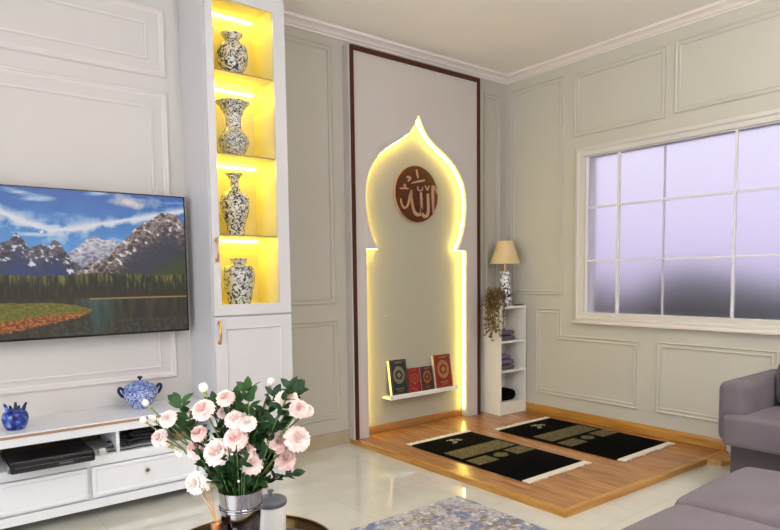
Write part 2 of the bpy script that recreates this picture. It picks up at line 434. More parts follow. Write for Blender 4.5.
obj('pane', bxm(((XB+.021, GY0, GZ0), (XB+.026, GY1, GZ1))), 'frosted', win, smooth=False)
lt = bmesh.new(); rbox(lt, (XB-.006, 2.895, .995), (XB+.012, 2.925, 1.085), .004, 2); tube(lt, [(XB-.004, 2.91, 1.01), (XB-.02, 2.91, 1.0), (XB-.022, 2.94, .998)], .006, 8)
obj('window_latch', lt, 'alu', win)
# outdoors beyond the frosted glass
tag(obj('garden_ground', bxm(((4.95, -8, -.3), (22, 16, -.1))), 'ground_out', smooth=False), 'dark ground seen faintly below through frosted window', 'ground')
def hedge(name, x, y0, y1, h, label):
    bm = bmesh.new(); n = 26
    g = []
    for i in range(n+1):
        row = []
        for j in range(13):
            y = y0+(y1-y0)*i/n; a = PI*j/12
            q = 1+.22*noise.noise(Vector((y*1.7, a*1.3, x)))
            row.append(bm.verts.new((x-.45*math.cos(a)*q, y+.1*noise.noise(Vector((y*3, a*2, 5))), -.1+(h+.1)*math.sin(a)**.6*q*.95)))
        g.append(row)
    for i in range(n):
        for j in range(12): bm.faces.new((g[i][j], g[i+1][j], g[i+1][j+1], g[i][j+1]))
    bm.faces.new(g[0]); bm.faces.new(g[-1][::-1])
    return tag(obj(name, bm, 'hedge'), label, 'hedge')
hedge('garden_hedge', 6.6, 1.0, 4.5, 1.34, 'dark hedge blurred behind lower right window panes')
tag(obj('boundary_wall', bxm(((7.4, 4.7, -.1), (7.55, 9.5, 1.26))), 'fence_out', smooth=False), 'brownish garden wall blurred behind lower left window panes', 'wall')

# ------------------------------------------------------------------ raised platform
pl = thing('wooden_platform', 'low oak laminate platform filling the prayer corner beside window wall', 'platform', (3.76, 3.07, 0))
def at(root, name, bm, m, smooth=True):
    o = obj(name, bm, m, root, smooth); o.matrix_parent_inverse = Matrix.Translation(root.location).inverted() if root.rotation_euler.z == 0 else root.matrix_world.inverted()
    return o
OUT = [(2.80, 4.129), (2.823, 2.035), (4.719, 1.985), (4.719, 4.129)]
inn = [(2.84, 4.129), (2.863, 2.074), (4.719, 2.025), (4.719, 4.129)]
bm = bmesh.new(); prism(bm, inn, 0, .034, 'xy'); at(pl, 'deck', bm, 'wood', False)
bm = bmesh.new(); prism(bm, [OUT[0], OUT[1], inn[1], inn[0]], 0, .036, 'xy'); at(pl, 'edge_trim', bm, 'wood_edge', False)
bm = bmesh.new(); prism(bm, [OUT[1], OUT[2], inn[2], inn[1]], 0, .036, 'xy'); at(pl, 'edge_trim', bm, 'wood_edge_x', False)
bm = bmesh.new(); prism(bm, [(4.40, 1.992), (4.43, 1.91), (4.49, 1.87), (4.57, 1.875), (4.64, 1.91), (4.67, 1.985)], 0, .036, 'xy')
at(pl, 'rounded_step_end', bm, 'wood_edge_x', False)

# ------------------------------------------------------------------ arch panel
ap = thing('arch_panel', 'tall grey wall panel with onion dome arch cut-out, brown frame and yellow glow', 'wall panel', (3.53, 4.09, .036))
half = [(.0, 2.721), (.022, 2.668), (.055, 2.612), (.11, 2.548), (.185, 2.495), (.268, 2.447), (.355, 2.393), (.43, 2.332), (.49, 2.262), (.532, 2.19), (.560, 2.10), (.569, 2.01),
        (.566, 1.91), (.553, 1.82), (.530, 1.74), (.498, 1.66), (.447, 1.580), (.568, 1.580), (.568, .036)]
CX = 3.517  # arch outline traced from image pixels, then scaled about the camera to panel depth
def arch_line(g=0):
    r = [(CX+a, z) for a, z in half]; l = [(CX-a, z) for a, z in half[1:]]
    return l[::-1]+r        # left foot -> tip -> right foot
AL = arch_line()
outline = [(2.800, .036), (2.800, 3.155), (4.262, 3.155), (4.262, .036)]
bm = bmesh.new()
def strips(bm, y0, y1, ends, zmin=None):
    """horizontal bands between the arch outline and ends(side) at depth y0 (front) and y1 (back)"""
    H = [p for p in half]
    if zmin is not None: H = H[:-1]+[(H[-1][0], zmin)]
    for s in (-1, 1):
        for (xa, za), (xb, zb) in zip(H, H[1:]):
            if abs(za-zb) < 1e-6: continue
            for y in (y0, y1):
                P4 = [(CX+s*xa, y, za), (ends(s), y, za), (ends(s), y, zb), (CX+s*xb, y, zb)]
                if xa == 0 and ends(s) == CX: P4 = [P4[0], P4[2], P4[3]]
                bm.faces.new([bm.verts.new(c) for c in P4])
strips(bm, 4.05, YA-.001, lambda s: 4.262 if s > 0 else 2.800)
for s in (-1, 1):
    xo = 4.262 if s > 0 else 2.800
    for y in (4.05, YA-.001): bm.faces.new([bm.verts.new(c) for c in ((CX, y, 2.721), (xo, y, 2.721), (xo, y, 3.155), (CX, y, 3.155))])
full = AL+[(4.262, .036), (4.262, 3.155), (2.800, 3.155), (2.800, .036)]
for p, q in zip(full, full[1:]+full[:1]):
    bm.faces.new([bm.verts.new(c) for c in ((p[0], 4.05, p[1]), (q[0], 4.05, q[1]), (q[0], YA-.001, q[1]), (p[0], YA-.001, p[1]))])
bmesh.ops.remove_doubles(bm, verts=bm.verts[:], dist=1e-5)
at(ap, 'board', bm, 'panel_grey', False)
F0, F1 = 2.812, 4.254
for a, b in (((F0, 4.036, .036), (F0+.030, 4.0495, 3.148)), ((F1-.030, 4.036, .036), (F1, 4.0495, 3.148)), ((F0+.030, 4.036, 3.112), (F1-.030, 4.0495, 3.148))):
    at(ap, 'frame', bxm((a, b)), 'brown_frame', False)
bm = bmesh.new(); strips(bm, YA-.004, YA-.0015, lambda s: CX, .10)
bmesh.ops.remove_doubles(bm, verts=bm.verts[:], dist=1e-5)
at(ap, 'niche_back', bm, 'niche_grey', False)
# light strip following the outline, on the inner edge close to the back
bm = bmesh.new()
inner = [(CX+(x-CX)*(1-.006/max(abs(x-CX), .05)) if abs(x-CX) > .02 else x, z-(.006 if z > 1.6 else 0)) for x, z in AL]
inner[0] = (inner[0][0], .103); inner[-1] = (inner[-1][0], .103)
for p, q in zip(inner, inner[1:]):
    v = [bm.verts.new(c) for c in ((p[0], 4.082, p[1]), (q[0], 4.082, q[1]), (q[0], 4.100, q[1]), (p[0], 4.100, p[1]))]
    bm.faces.new(v)
bmesh.ops.remove_doubles(bm, verts=bm.verts[:], dist=1e-5)
bmesh.ops.solidify(bm, geom=bm.faces[:], thickness=.003)
at(ap, 'light_strip', bm, 'led_warm', False)
at(ap, 'wall_pin', bxm(((3.185, 4.115, 1.020), (3.193, YA-.004, 1.028))), 'white', False)

# medallion with the calligraphy
md = thing('calligraphy_medallion', 'round dark brown wooden plaque with raised Arabic calligraphy inside the arch', 'plaque', (3.538, 4.1, 2.06))
R0 = .24
bm = bmesh.new(); lathe(bm, [(R0-.012, -.012), (R0, -.006), (R0, .008), (R0-.006, .012)], 56)
o = obj('disc', bm, 'disc_brown', md); o.rotation_euler = (PI/2, 0, 0); o.location = (0, .012, 0)
bm = bmesh.new(); lathe(bm, [(R0+.0005, -.004), (R0+.007, -.004), (R0+.007, .006), (R0+.0005, .006), (R0+.0005, -.004)], 56, cap=False)
o = obj('rim', bm, 'disc_light', md); o.rotation_euler = (PI/2, 0, 0); o.location = (0, .012, 0)
def P(p): return ((p[0]-219)/150*R0, -(p[1]-278)/214*R0)
def smooth_line(pts, n=6):
    out = []
    for i in range(len(pts)-1):
        p0, p1, p2, p3 = [Vector(pts[max(0, min(len(pts)-1, k))]) for k in (i-1, i, i+1, i+2)]
        for s in range(n):
            t = s/n; out.append(.5*((2*p1)+(p2-p0)*t+(2*p0-5*p1+4*p2-p3)*t*t+(3*p1-p0-3*p2+p3)*t**3))
    out.append(Vector(pts[-1])); return out
def ribbon(bm, pts, w0, w1, y0=-.012, y1=-.002):
    pts = smooth_line([P(p) for p in pts]); n = len(pts); L = []; Rr = []
    for i, p in enumerate(pts):
        t = (pts[min(i+1, n-1)]-pts[max(i-1, 0)]).normalized(); nn = Vector((-t.y, t.x))
        f = i/(n-1); w = .84*(w0*(1-f)+w1*f)*R0*(.62+.38*math.sin(PI*min(1, max(0, f*.94+.03))))
        L.append(p+nn*w); Rr.append(p-nn*w)
    a = [[bm.verts.new((q.x, y, q.y)) for q in (l, r)] for l, r in zip(L, Rr) for y in (y0,)]
    b = [[bm.verts.new((q.x, y1, q.y)) for q in (l, r)] for l, r in zip(L, Rr)]
    for i in range(n-1):
        bm.faces.new((a[i][0], a[i+1][0], a[i+1][1], a[i][1])); bm.faces.new((b[i][0], b[i][1], b[i+1][1], b[i+1][0]))
        bm.faces.new((a[i][0], b[i][0], b[i+1][0], a[i+1][0])); bm.faces.new((a[i][1], a[i+1][1], b[i+1][1], b[i][1]))
    for i in (0, n-1): bm.faces.new((a[i][0], a[i][1], b[i][1], b[i][0]))
strokes = [([(328, 200), (326, 260), (328, 340), (331, 428)], .088, .05), ([(336, 205), (350, 235), (357, 268)], .055, .02),
           ([(291, 268), (292, 330), (293, 395), (284, 434), (263, 445), (246, 420), (243, 385)], .075, .07),
           ([(241, 262), (243, 320), (244, 385), (238, 425), (212, 435), (190, 408), (178, 350), (172, 300), (178, 252)], .075, .06),
           ([(178, 252), (164, 290), (154, 340), (142, 376), (122, 390), (106, 364), (99, 322)], .06, .03),
           ([(212, 92), (216, 125), (222, 158)], .045, .03), ([(175, 200), (205, 188), (240, 176), (268, 168)], .035, .055),
           ([(142, 162), (156, 156), (166, 166), (158, 178), (150, 188)], .05, .04), ([(95, 248), (120, 244), (152, 244)], .03, .03),
           ([(122, 214), (130, 228), (132, 244)], .055, .03), ([(218, 220), (220, 244), (234, 250), (250, 244), (252, 222)], .03, .03),
           ([(272, 206), (280, 226), (288, 240), (296, 222), (301, 204)], .03, .03)]
for pts, w0, w1 in strokes:
    bm = bmesh.new(); ribbon(bm, pts, w0, w1); o = obj('lettering', bm, 'disc_light', md, smooth=False)

# book ledge and the four books
lg = thing('picture_ledge', 'narrow white wall ledge low in the arch holding four books', 'shelf', (3.535, 4.08, .325))
bm = bmesh.new(); rbox(bm, (3.145, 4.018, .320), (3.930, YA-.005, .342), .003, 1); at(lg, 'ledge_board', bm, 'white')
bm = bmesh.new(); rbox(bm, (3.145, 4.010, .318), (3.930, 4.0175, .357), .002, 1); at(lg, 'front_lip', bm, 'white')
def book(x0, x1, h, cover, label, orn, thick=.036, y=4.062, lean=.16):
    w = x1-x0
    t = thing('book', label, 'book', ((x0+x1)/2-.055, y, .344), 'books leaning on the arch ledge')
    t.rotation_euler = (-lean, 0, 0)
    bm = bmesh.new(); rbox(bm, (-w/2+.002, -thick/2+.0035, .004), (w/2-.004, thick/2-.0035, h-.004), .001, 1); obj('page_block', bm, 'pages', t)
    bm = bmesh.new(); rbox(bm, (-w/2, -thick/2, 0), (w/2, -thick/2+.003, h), .001, 1); rbox(bm, (-w/2, thick/2-.003, 0), (w/2, thick/2, h), .001, 1)
    rbox(bm, (w/2-.004, -thick/2+.0005, 0), (w/2, thick/2-.0005, h), .001, 1)
    obj('cover', bm, cover, t)
    f = -thick/2-.0015
    c = (0, h*.56); r = w*.34
    bm = bmesh.new(); n = 40
    if orn[1] == 'star':
        pts = [(c[0]+r*(1 if k % 2 else .84)*math.cos(2*PI*k/n), c[1]+r*(1 if k % 2 else .84)*math.sin(2*PI*k/n)) for k in range(n)]
    else:
        pts = [(c[0]+r*math.cos(2*PI*k/n), c[1]+r*1.2*math.sin(2*PI*k/n)) for k in range(n)]
    prism(bm, pts, f, f+.0015, 'xz'); e = obj('cover_medallion', bm, orn[0], t, smooth=False)
    bm = bmesh.new(); prism(bm, [(c[0]+r*.66*math.cos(2*PI*k/20), c[1]+r*.66*math.sin(2*PI*k/20)) for k in range(20)], f-.0007, f, 'xz'); obj('medallion_centre', bm, cover, e, smooth=False)
    bm = bmesh.new(); prism(bm, [(c[0]+r*.42*math.cos(2*PI*k/4), c[1]+r*.42*math.sin(2*PI*k/4)) for k in range(4)], f-.0014, f-.0007, 'xz'); obj('medallion_star', bm, orn[0], e, smooth=False)
    bm = bmesh.new()
    for k in (-1, 1):
        box(bm, (k*(w/2-.012)-.001, f, .014), (k*(w/2-.012)+.001, f+.001, h-.014))
    for z in (.014, h-.014): box(bm, (-w/2+.012, f, z-.001), (w/2-.012, f+.001, z+.001))
    box(bm, (-w*.2, f, h*.90), (w*.24, f+.001, h*.93)); box(bm, (-w*.25, f, h*.16), (w*.25, f+.001, h*.19)); box(bm, (-w*.18, f, h*.10), (w*.18, f+.001, h*.12))
    obj('gilt_border', bm, orn[0], t, smooth=False)
    return t
book(3.248, 3.430, .300, 'book_black', 'tall black book with pale medallion leaning at the left end of ledge', ('gilt_pale', 'oval'), .042)
book(3.438, 3.580, .212, 'book_red', 'small red book with gold star ornament beside the tall black book', ('gilt_red', 'star'), .03)
book(3.588, 3.730, .212, 'book_maroon', 'small blackish maroon book between the small red and tall red books', ('gilt_red', 'oval'), .03)
book(3.752, 3.955, .300, 'book_red', 'tall bright red book with round gold medallion at right end of ledge', ('gilt', 'oval'), .04)

# ------------------------------------------------------------------ prayer mats
def prayer_mat(x0, x1, y0, y1, label, seed):
    rnd = random.Random(seed)
    z = .037
    t = thing('prayer_mat', label, 'prayer mat', ((x0+x1)/2, (y0+y1)/2, z), 'black prayer mats on the platform')
    X = lambda u: (u-.5)*(x1-x0); Y = lambda v: (.5-v)*(y1-y0)     # v runs from the wall end
    bm = bmesh.new(); rbox(bm, (X(0), Y(1), 0), (X(1), Y(0), .008), .003, 2); obj('mat_cloth', bm, 'black_cloth', t)
    for v, s in ((0, 1), (1, -1)):
        bm = bmesh.new(); n = 46; a = []; b = []
        for i in range(n+1):
            x = X(-.008)+(X(1.008)-X(-.008))*i/n
            a.append((x, Y(v)-s*.008)); b.append((x+rnd.uniform(-.004, .004)-.012*s*0, Y(v)+s*(.042+rnd.uniform(-.008, .012))))
        prism(bm, a+b[::-1], 0.001, .0105, 'xy'); obj('fringe', bm, 'fringe', t, smooth=False)
    def patch(name, u0, v0, u1, v1, m, rim=True):
        if rim:
            bm = bmesh.new(); box(bm, (X(u0)-.006, Y(v1)-.006, .008), (X(u1)+.006, Y(v0)+.006, .0086)); obj('embroidered_border', bm, 'rim_weave', t, smooth=False)
        bm = bmesh.new(); box(bm, (X(u0), Y(v1), .0086), (X(u1), Y(v0), .0094)); return obj(name, bm, m, t, smooth=False)
    patch('embroidered_band', .065, .30, .945, .462, 'gold_weave')
    patch('embroidered_panel', .05, .515, .35, .625, 'gold_weave')
    patch('embroidered_panel', .68, .505, .97, .620, 'gold_weave')
    bm = bmesh.new(); n = 24
    prism(bm, [(X(.51)+.06*math.cos(2*PI*k/n)*(1+.1*math.cos(8*PI*k/n)), Y(.562)+.052*math.sin(2*PI*k/n)) for k in range(n)], .008, .0092, 'xy')
    obj('embroidered_oval', bm, 'gold_weave', t, smooth=False)
    bm = bmesh.new()
    for (u, v, w, h) in ((.50, .085, .07, .012), (.56, .105, .09, .013), (.50, .14, .06, .012), (.60, .13, .035, .015), (.46, .165, .05, .011)):
        n = 10; prism(bm, [(X(u)+w*.55*math.cos(2*PI*k/n), Y(v)+h*math.sin(2*PI*k/n)) for k in range(n)], .008, .0092, 'xy')
    obj('embroidered_emblem', bm, 'silver_weave', t, smooth=False)
    return t
prayer_mat(3.035, 3.683, 2.505, 3.618, 'black prayer mat with gold panels on the platform side nearer the tiles', 1)
prayer_mat(3.90, 4.59, 2.372, 3.495, 'black prayer mat with gold panels on platform beside the window wall skirting', 2)

# ------------------------------------------------------------------ display cabinet
cb = thing('display_cabinet', 'tall white display cabinet with glass door and yellow lit shelves beside television', 'cabinet', (1.79, 3.92, 0))
CX0, CX1, FY = 1.517, 2.070, 3.740
IX0, IX1, IB = 1.552, 1.99, 4.045
at(cb, 'carcass', bxm(((CX0, FY, 0), (IX0-.012, YA-.001, 3.20)), ((IX1+.012, FY, 0), (CX1, YA-.001, 3.20)), ((IX0-.012, IB+.012, 0), (IX1+.012, YA-.001, 3.20)),
                 ((IX0-.012, FY, 3.118), (IX1+.012, IB+.012, 3.20)), ((IX0-.012, FY, 0), (IX1+.012, IB+.012, 1.165))), 'cab_white', False)
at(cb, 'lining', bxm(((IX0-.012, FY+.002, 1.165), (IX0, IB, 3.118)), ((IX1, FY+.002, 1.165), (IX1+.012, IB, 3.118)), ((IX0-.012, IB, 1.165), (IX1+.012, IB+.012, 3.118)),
                ((IX0, FY+.002, 3.105), (IX1, IB, 3.118)), ((IX0, FY+.002, 1.165), (IX1, IB, 1.180))), 'cab_inner_lit', False)
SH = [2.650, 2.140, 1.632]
for z in SH: at(cb, 'shelf', bxm(((IX0, FY+.004, z-.008), (IX1, IB, z))), 'cab_inner_lit', False)
for z in SH: at(cb, 'shelf_edge', bxm(((IX0, FY+.0005, z-.008), (IX1, FY+.0038, z))), 'edge_brown', False)
for z in (3.105, 2.618, 2.115, 1.615):
    at(cb, 'light_strip', bxm(((IX0+.01, IB-.022, z-.012), (IX1-.01, IB-.003, z-.001))), 'led_cab', False)
def door(z0, z1, name, ox0, oz0, ox1, oz1, glass):
    bm = bmesh.new(); y0, y1 = 3.718, 3.738; x0, x1 = CX0+.006, CX1-.004
    for a, b in (((x0, y0, z0), (ox0, y1, z1)), ((ox1, y0, z0), (x1, y1, z1)), ((ox0, y0, z0), (ox1, y1, oz0)), ((ox0, y0, oz1), (ox1, y1, z1))): box(bm, a, b)
    d = at(cb, name, bm, 'cab_white', False)
    if glass:
        g = obj('glass_pane', bxm(((ox0, y0+.008, oz0), (ox1, y0+.011, oz1))), 'clear', d, False)
    else:
        b2 = bmesh.new(); box(b2, (ox0, y0+.006, oz0), (ox1, y1, oz1)); moulding(b2, rect(ox0, oz0, ox1, oz1), [(0, 0), (0, .003), (.006, .004), (.012, -.002), (.012, -.008)], y0, 'xz', -1)
        g = obj('door_panel', b2, 'cab_white', d, False)
    return d
d1 = door(1.118, 3.155, 'glass_door', 1.573, 1.188, 1.982, 3.072, True)
d2 = door(.085, 1.108, 'lower_door', 1.592, .17, 1.990, 1.036, False)
for d, z in ((d1, 1.53), (d2, 1.012)):
    bm = bmesh.new(); x = 1.549
    tube(bm, [(x, 3.716, z+.062), (x, 3.700, z+.060), (x, 3.690, z+.03), (x, 3.686, z), (x, 3.690, z-.03), (x, 3.700, z-.060), (x, 3.716, z-.062)], [.007, .006, .0055, .0065, .0055, .006, .007], 10)
    for s in (1, -1): tube(bm, [(x, 3.7175, z+s*.064), (x, 3.710, z+s*.064)], .012, 12)
    obj('handle', bm, 'brass', d)
# vases
def vase(z, prof, m, label, ang=0, n=40, x=1.76, y=3.872, extra=None):
    bm = bmesh.new(); lathe(bm, prof, n, a0=ang)
    o = tag(obj('porcelain_vase', bm, m, loc=(x, y, z)), label, 'vase', 'vases in the lit display cabinet')
    return o
def sp(pts, n=5): return [tuple(p) for p in smooth_line(pts, n)]
hexa = [(.050, 0), (.058, .004), (.062, .03), (.098, .10), (.103, .15), (.092, .195), (.060, .222), (.044, .238), (.046, .25), (.066, .272), (.070, .280), (.055, .288), (.03, .292)]
vase(2.651, hexa, 'vase_ink', 'squat bulbous vase with bold black scrolls and flared hexagonal lip, topmost shelf', .3, 12, 1.765)
vase(2.141, sp([(.056, 0), (.060, .008), (.070, .03), (.094, .08), (.097, .115), (.080, .150), (.054, .185), (.050, .22), (.056, .27), (.078, .315), (.110, .350), (.108, .356), (.09, .352)]), 'vase_fine',
     'trumpet-mouthed vase with fine grey scrolls, on the second shelf from the top', x=1.757)
vase(1.633, sp([(.055, 0), (.058, .010), (.056, .05), (.060, .075), (.084, .14), (.096, .205), (.090, .255), (.055, .290), (.030, .315), (.027, .345), (.036, .380), (.060, .402), (.058, .408), (.045, .402)]), 'vase_blue',
     'slender-necked baluster vase with navy branches, on the third shelf from the top', x=1.752)
vase(1.181, sp([(.070, 0), (.075, .010), (.088, .07), (.100, .14), (.103, .20), (.092, .245), (.056, .262), (.050, .272), (.050, .288), (.060, .300), (.056, .304), (.045, .302)]), 'vase_jar',
     'broad-shouldered jar with navy landscape painting, on the lowest lit shelf', x=1.765)

# ------------------------------------------------------------------ television
tv = thing('television', 'wide flat television showing a mountain lake, mounted above white console', 'television', (.715, 4.04, 1.45))
TX0, TX1, TZ0, TZ1, TY = -.062, 1.462, 1.016, 1.882, 4.0
bm = bmesh.new(); rbox(bm, (TX0, TY+.003, TZ0), (TX1, TY+.045, TZ1), .004, 1); at(tv, 'casing', bm, 'black_matt')
at(tv, 'bezel', bxm(((TX0, TY, TZ0), (TX1, TY+.0028, TZ0+.012)), ((TX0, TY, TZ1-.008), (TX1, TY+.0028, TZ1)), ((TX0, TY, TZ0+.012), (TX0+.008, TY+.0028, TZ1-.008)), ((TX1-.008, TY, TZ0+.012), (TX1, TY+.0028, TZ1-.008))), 'black_gloss', False)
at(tv, 'wall_bracket', bxm(((.45, TY+.045, 1.25), (.98, YA-.001, 1.65))), 'black_matt', False)

def fbm(x, y, o=4, s=0.):
    v = 0; a = .5
    for k in range(o):
        v += a*noise.noise(Vector((x, y, s))); x *= 2.1; y *= 2.1; a *= .5
    return v
def lerp3(a, b, t):
    t = max(0, min(1, t)); return tuple(p+(q-p)*t for p, q in zip(a, b))
def interp(tab, s):
    if s <= tab[0][0]: return tab[0][1]
    for (a, va), (b, vb) in zip(tab, tab[1:]):
        if s <= b: return va+(vb-va)*(s-a)/(b-a)
    return tab[-1][1]
RID_L = [(-.5, .42), (-.35, .36), (-.2, .44), (-.08, .40), (0, .36), (.03, .345), (.06, .295), (.085, .33), (.12, .40), (.15, .385), (.18, .37), (.215, .385), (.245, .335), (.28, .37), (.31, .43), (.35, .49), (.40, .55), (.44, .60)]
RID_M = [(.28, .47), (.33, .42), (.37, .385), (.42, .325), (.47, .31), (.50, .335), (.56, .33), (.62, .36), (.66, .44)]
RID_R = [(.36, .56), (.42, .50), (.50, .465), (.56, .42), (.60, .36), (.66, .29), (.70, .235), (.74, .21), (.79, .175), (.84, .13), (.88, .115), (.93, .125), (.97, .15), (1.0, .205), (1.05, .25)]
def paint(u, v):
    s = (u-.333)/.667
    nz = fbm(s*9, v*9, 5, 1.)
    # sky with clouds
    c = lerp3((34, 92, 172), (96, 160, 220), v*2.2+nz*.3)
    cl = interp([(-.5, .1), (0, .175), (.12, .235), (.22, .285), (.36, .265), (.5, .225), (.65, .19), (.8, .15), (1.0, .10)], s)
    w = .055 if s < .5 else .035
    d = 1-abs(v-cl-.5*nz*.05)/(w*(1.2+nz*2.5))
    c = lerp3(c, (222, 222, 230), d*1.2)
    d = .9-(((s-.70)/.19)**2+((v-.055)/.055)**2)+nz*1.6
    c = lerp3(c, (224, 208, 206), d)
    c = lerp3(c, (222, 226, 236), (fbm(s*3, v*16, 4, 4.)-.12)*3*(1 if v < .4 else 0))
    r1 = fbm(s*22+v*16, v*22-s*12, 5, 3.); r2 = fbm(s*34-v*20, v*26+s*10, 4, 7.)
    rock = .5-abs(r1)*2.2+r2*.55            # ridged crags
    if v > interp(RID_M, s)+.012*r1 and .28 < s < .66:
        h = v-interp(RID_M, s)
        c = lerp3((112, 112, 134), (232, 228, 234), .30+rock*1.2-h*2)
    if s < .44 and v > interp(RID_L, s)+.014*r1:
        h = v-interp(RID_L, s)
        c = lerp3((44, 40, 58), (150, 140, 150), .10+rock*1.2-h*2)
        if h > .09: c = lerp3(c, (34, 54, 106), (h-.08)*8)
        if r2+r1*.5 > .13 and h < .13: c = lerp3(c, (214, 218, 232), (r2+r1*.5-.13)*14)
    if s > .36 and v > interp(RID_R, s)+.016*r1:
        h = v-interp(RID_R, s)
        c = lerp3((58, 48, 54), (206, 182, 172), .18+rock*1.25-h*1.9)
        if h > .12: c = lerp3(c, (44, 46, 66), (h-.11)*6)
        if r2-r1*.4 > .16 and h < .16: c = lerp3(c, (224, 218, 222), (r2-r1*.4-.16)*9)
        if s > .78 and v > .50-(s-.8)*.6+.03*r2: c = lerp3(c, (50, 66, 32), (v-.50+(s-.8)*.6)*9)
    # forest
    tl = .575+.012*fbm(s*40, 0, 3)+(.01*math.sin(s*9))
    if v > tl:
        k = fbm(s*70, v*9, 4, 8.); c = lerp3((20, 24, 12), (124, 120, 52), .46+k*2.1-(v-tl)*5)
        if v > .66: c = lerp3(c, (52, 34, 18), (v-.66)*9)
    # water
    sh = .742 if s > .38 else .742
    if v > sh:
        k = fbm(s*30, v*4, 3, 9.); c = lerp3((22, 18, 16), (86, 58, 34), .40+k*1.5); c = lerp3(c, (44, 54, 36), .35)
        c = lerp3(c, (54, 84, 84), .8-abs(s-.46)/.16-(v-.84)*2+k)
        if v > .90: c = lerp3(c, (70, 74, 72), .1+2.6*fbm(s*40, v*40, 3, 2.))
        if v < .752 and s > .42: c = (150, 134, 76)
    # meadow
    edge = interp([(-.5, 1.0), (-.2, .99), (0, .955), (.12, .93), (.25, .90), (.36, .875), (.415, .845), (.43, .82), (.40, .79), (.43, .79)], s)
    top = interp([(-.5, .76), (.2, .765), (.33, .785), (.43, .82), (.44, .83)], s)
    if s < .437 and top < v < edge+.02*fbm(s*50, 0, 3):
        k = fbm(s*60, v*60, 3, 6.); q = (v-top)/(max(.02, edge-top))
        c = lerp3((128, 118, 30), (84, 88, 24), .5+k*2) if q < .6 else lerp3((104, 54, 22), (186, 112, 52), .5+k*3)
    return tuple(q*.93 for q in c)
NX, NY = 380, 216
verts = []; cols = []
sx0, sx1, sz0, sz1 = TX0+.008, TX1-.008, TZ0+.012, TZ1-.008
for j in range(NY+1):
    for i in range(NX+1):
        u = i/NX; v = j/NY
        verts.append((sx0+(sx1-sx0)*u-.715, TY+.001-4.04, sz1+(sz0-sz1)*v-1.45))
        c = lin([max(0, min(255, q)) for q in paint(u, v)]); cols.extend((*c, 1))
faces = [(j*(NX+1)+i, (j+1)*(NX+1)+i, (j+1)*(NX+1)+i+1, j*(NX+1)+i+1) for j in range(NY) for i in range(NX)]
me = bpy.data.meshes.new('screen'); me.from_pydata(verts, [], faces)
a = me.color_attributes.new('picture', 'FLOAT_COLOR', 'POINT'); a.data.foreach_set('color', cols)
me.materials.append(M['screen'])
scr = bpy.data.objects.new('screen', me); COL.objects.link(scr); scr.parent = tv

# ------------------------------------------------------------------ media console
cs = thing('media_console', 'long low white media console with open shelf and drawers under the television', 'cabinet', (.715, 3.92, 0))
KX0, KX1 = -.085, 1.515; KY = 3.718
bm = bmesh.new(); box(bm, (KX0, KY-.004, .545), (KX1, YA-.001, .553)); at(cs, 'top_board', bm, 'console_white', False)
bm = bmesh.new(); box(bm, (KX0, KY-.004, .530), (KX1, YA-.001, .545)); at(cs, 'top_edging', bm, 'brown_edge', False)
at(cs, 'carcass', bxm(((KX0, KY, .485), (KX1, YA-.001, .530)), ((KX0, KY, .31), (KX1, YA-.001, .362)), ((KX0, KY, .065), (KX1, YA-.001, .115)),
                ((KX0, KY, .362), (KX0+.02, YA-.001, .485)), ((KX1-.02, KY, .362), (KX1, YA-.001, .485)),
                ((KX0, KY+.022, .115), (KX1, YA-.001, .31))), 'console_white', False)
at(cs, 'back_panel', bxm(((KX0+.02, YA-.02, .362), (KX1-.02, YA-.002, .485))), 'back_shade', False)  # white board in shade, coloured brown for it
for x in (.924, .35): at(cs, 'divider', bxm(((x-.009, KY+.015, .362), (x+.009, YA-.02, .485))) if x > .5 else bxm(((-.04, KY+.015, .362), (-.022, YA-.02, .485))), 'console_white', False)
at(cs, 'shade_plinth', bxm(((KX0+.04, KY+.24, 0), (KX1-.04, YA-.02, .065))), 'black_matt', False)  # dark block added for the shadow under the console
for x0, x1 in ((-.072, .128), (.145, .751), (.776, 1.372), (1.389, 1.508)):
    bm = bmesh.new(); box(bm, (x0, KY+.002, .128), (x1, KY+.021, .301))
    moulding(bm, rect(x0, .128, x1, .301), [(0, 0), (0, .004), (.003, .006), (.018, .006), (.024, .001), (.024, 0)], KY+.002, 'xz', -1)
    dr = at(cs, 'drawer', bm, 'console_white', False)
    if .7 < x0 < .8:
        k = bmesh.new(); lathe(k, [(.004, 0), (.005, .012), (.011, .017), (.012, .023), (.008, .027)], 20)
        o = obj('knob', k, 'gold_dark', dr); o.rotation_euler = (PI/2, 0, 0); o.location = ((x0+x1)/2, KY+.003, .232)
# the player and the things on the open shelf
pb = thing('disc_player', 'flat glossy black disc player poking out of console open shelf', 'disc player', (.575, 3.785, .362))
bm = bmesh.new(); rbox(bm, (-.20, -.175, .006), (.20, .19, .062), .008, 2); obj('body', bm, 'black_gloss', pb)
bm = bmesh.new(); rbox(bm, (-.212, -.178, .012), (-.2005, .17, .052), .004, 1); obj('silver_end_cap', bm, 'silver', pb)
bm = bmesh.new(); box(bm, (-.18, -.1765, .034), (.18, -.1752, .037)); box(bm, (.02, -.1768, .022), (.09, -.1752, .028)); obj('front_stripe', bm, 'silver', pb, False)
for s in (-.15, .15): obj('foot', bxm(((s-.015, -.08, 0), (s+.015, .13, .006))), 'black_matt', pb, False)
bm = bmesh.new(); rbox(bm, (-.018, -.012, 0), (.018, .012, .030), .005, 2)
tag(obj('power_adapter', bm, 'white', loc=(.842, 3.755, .3622)), 'small white power adapter on open console shelf, right of disc player', 'adapter')
bm = bmesh.new(); random.seed(5)
pts = [Vector((1.00, 3.80, .372))]
for k in range(40): pts.append(Vector((1.02+.16*math.sin(k*1.1)+random.uniform(-.02, .02)+.003*k, 3.84+.06*math.cos(k*.9)+random.uniform(-.02, .02), .372+.0016*k+random.uniform(0, .01))))
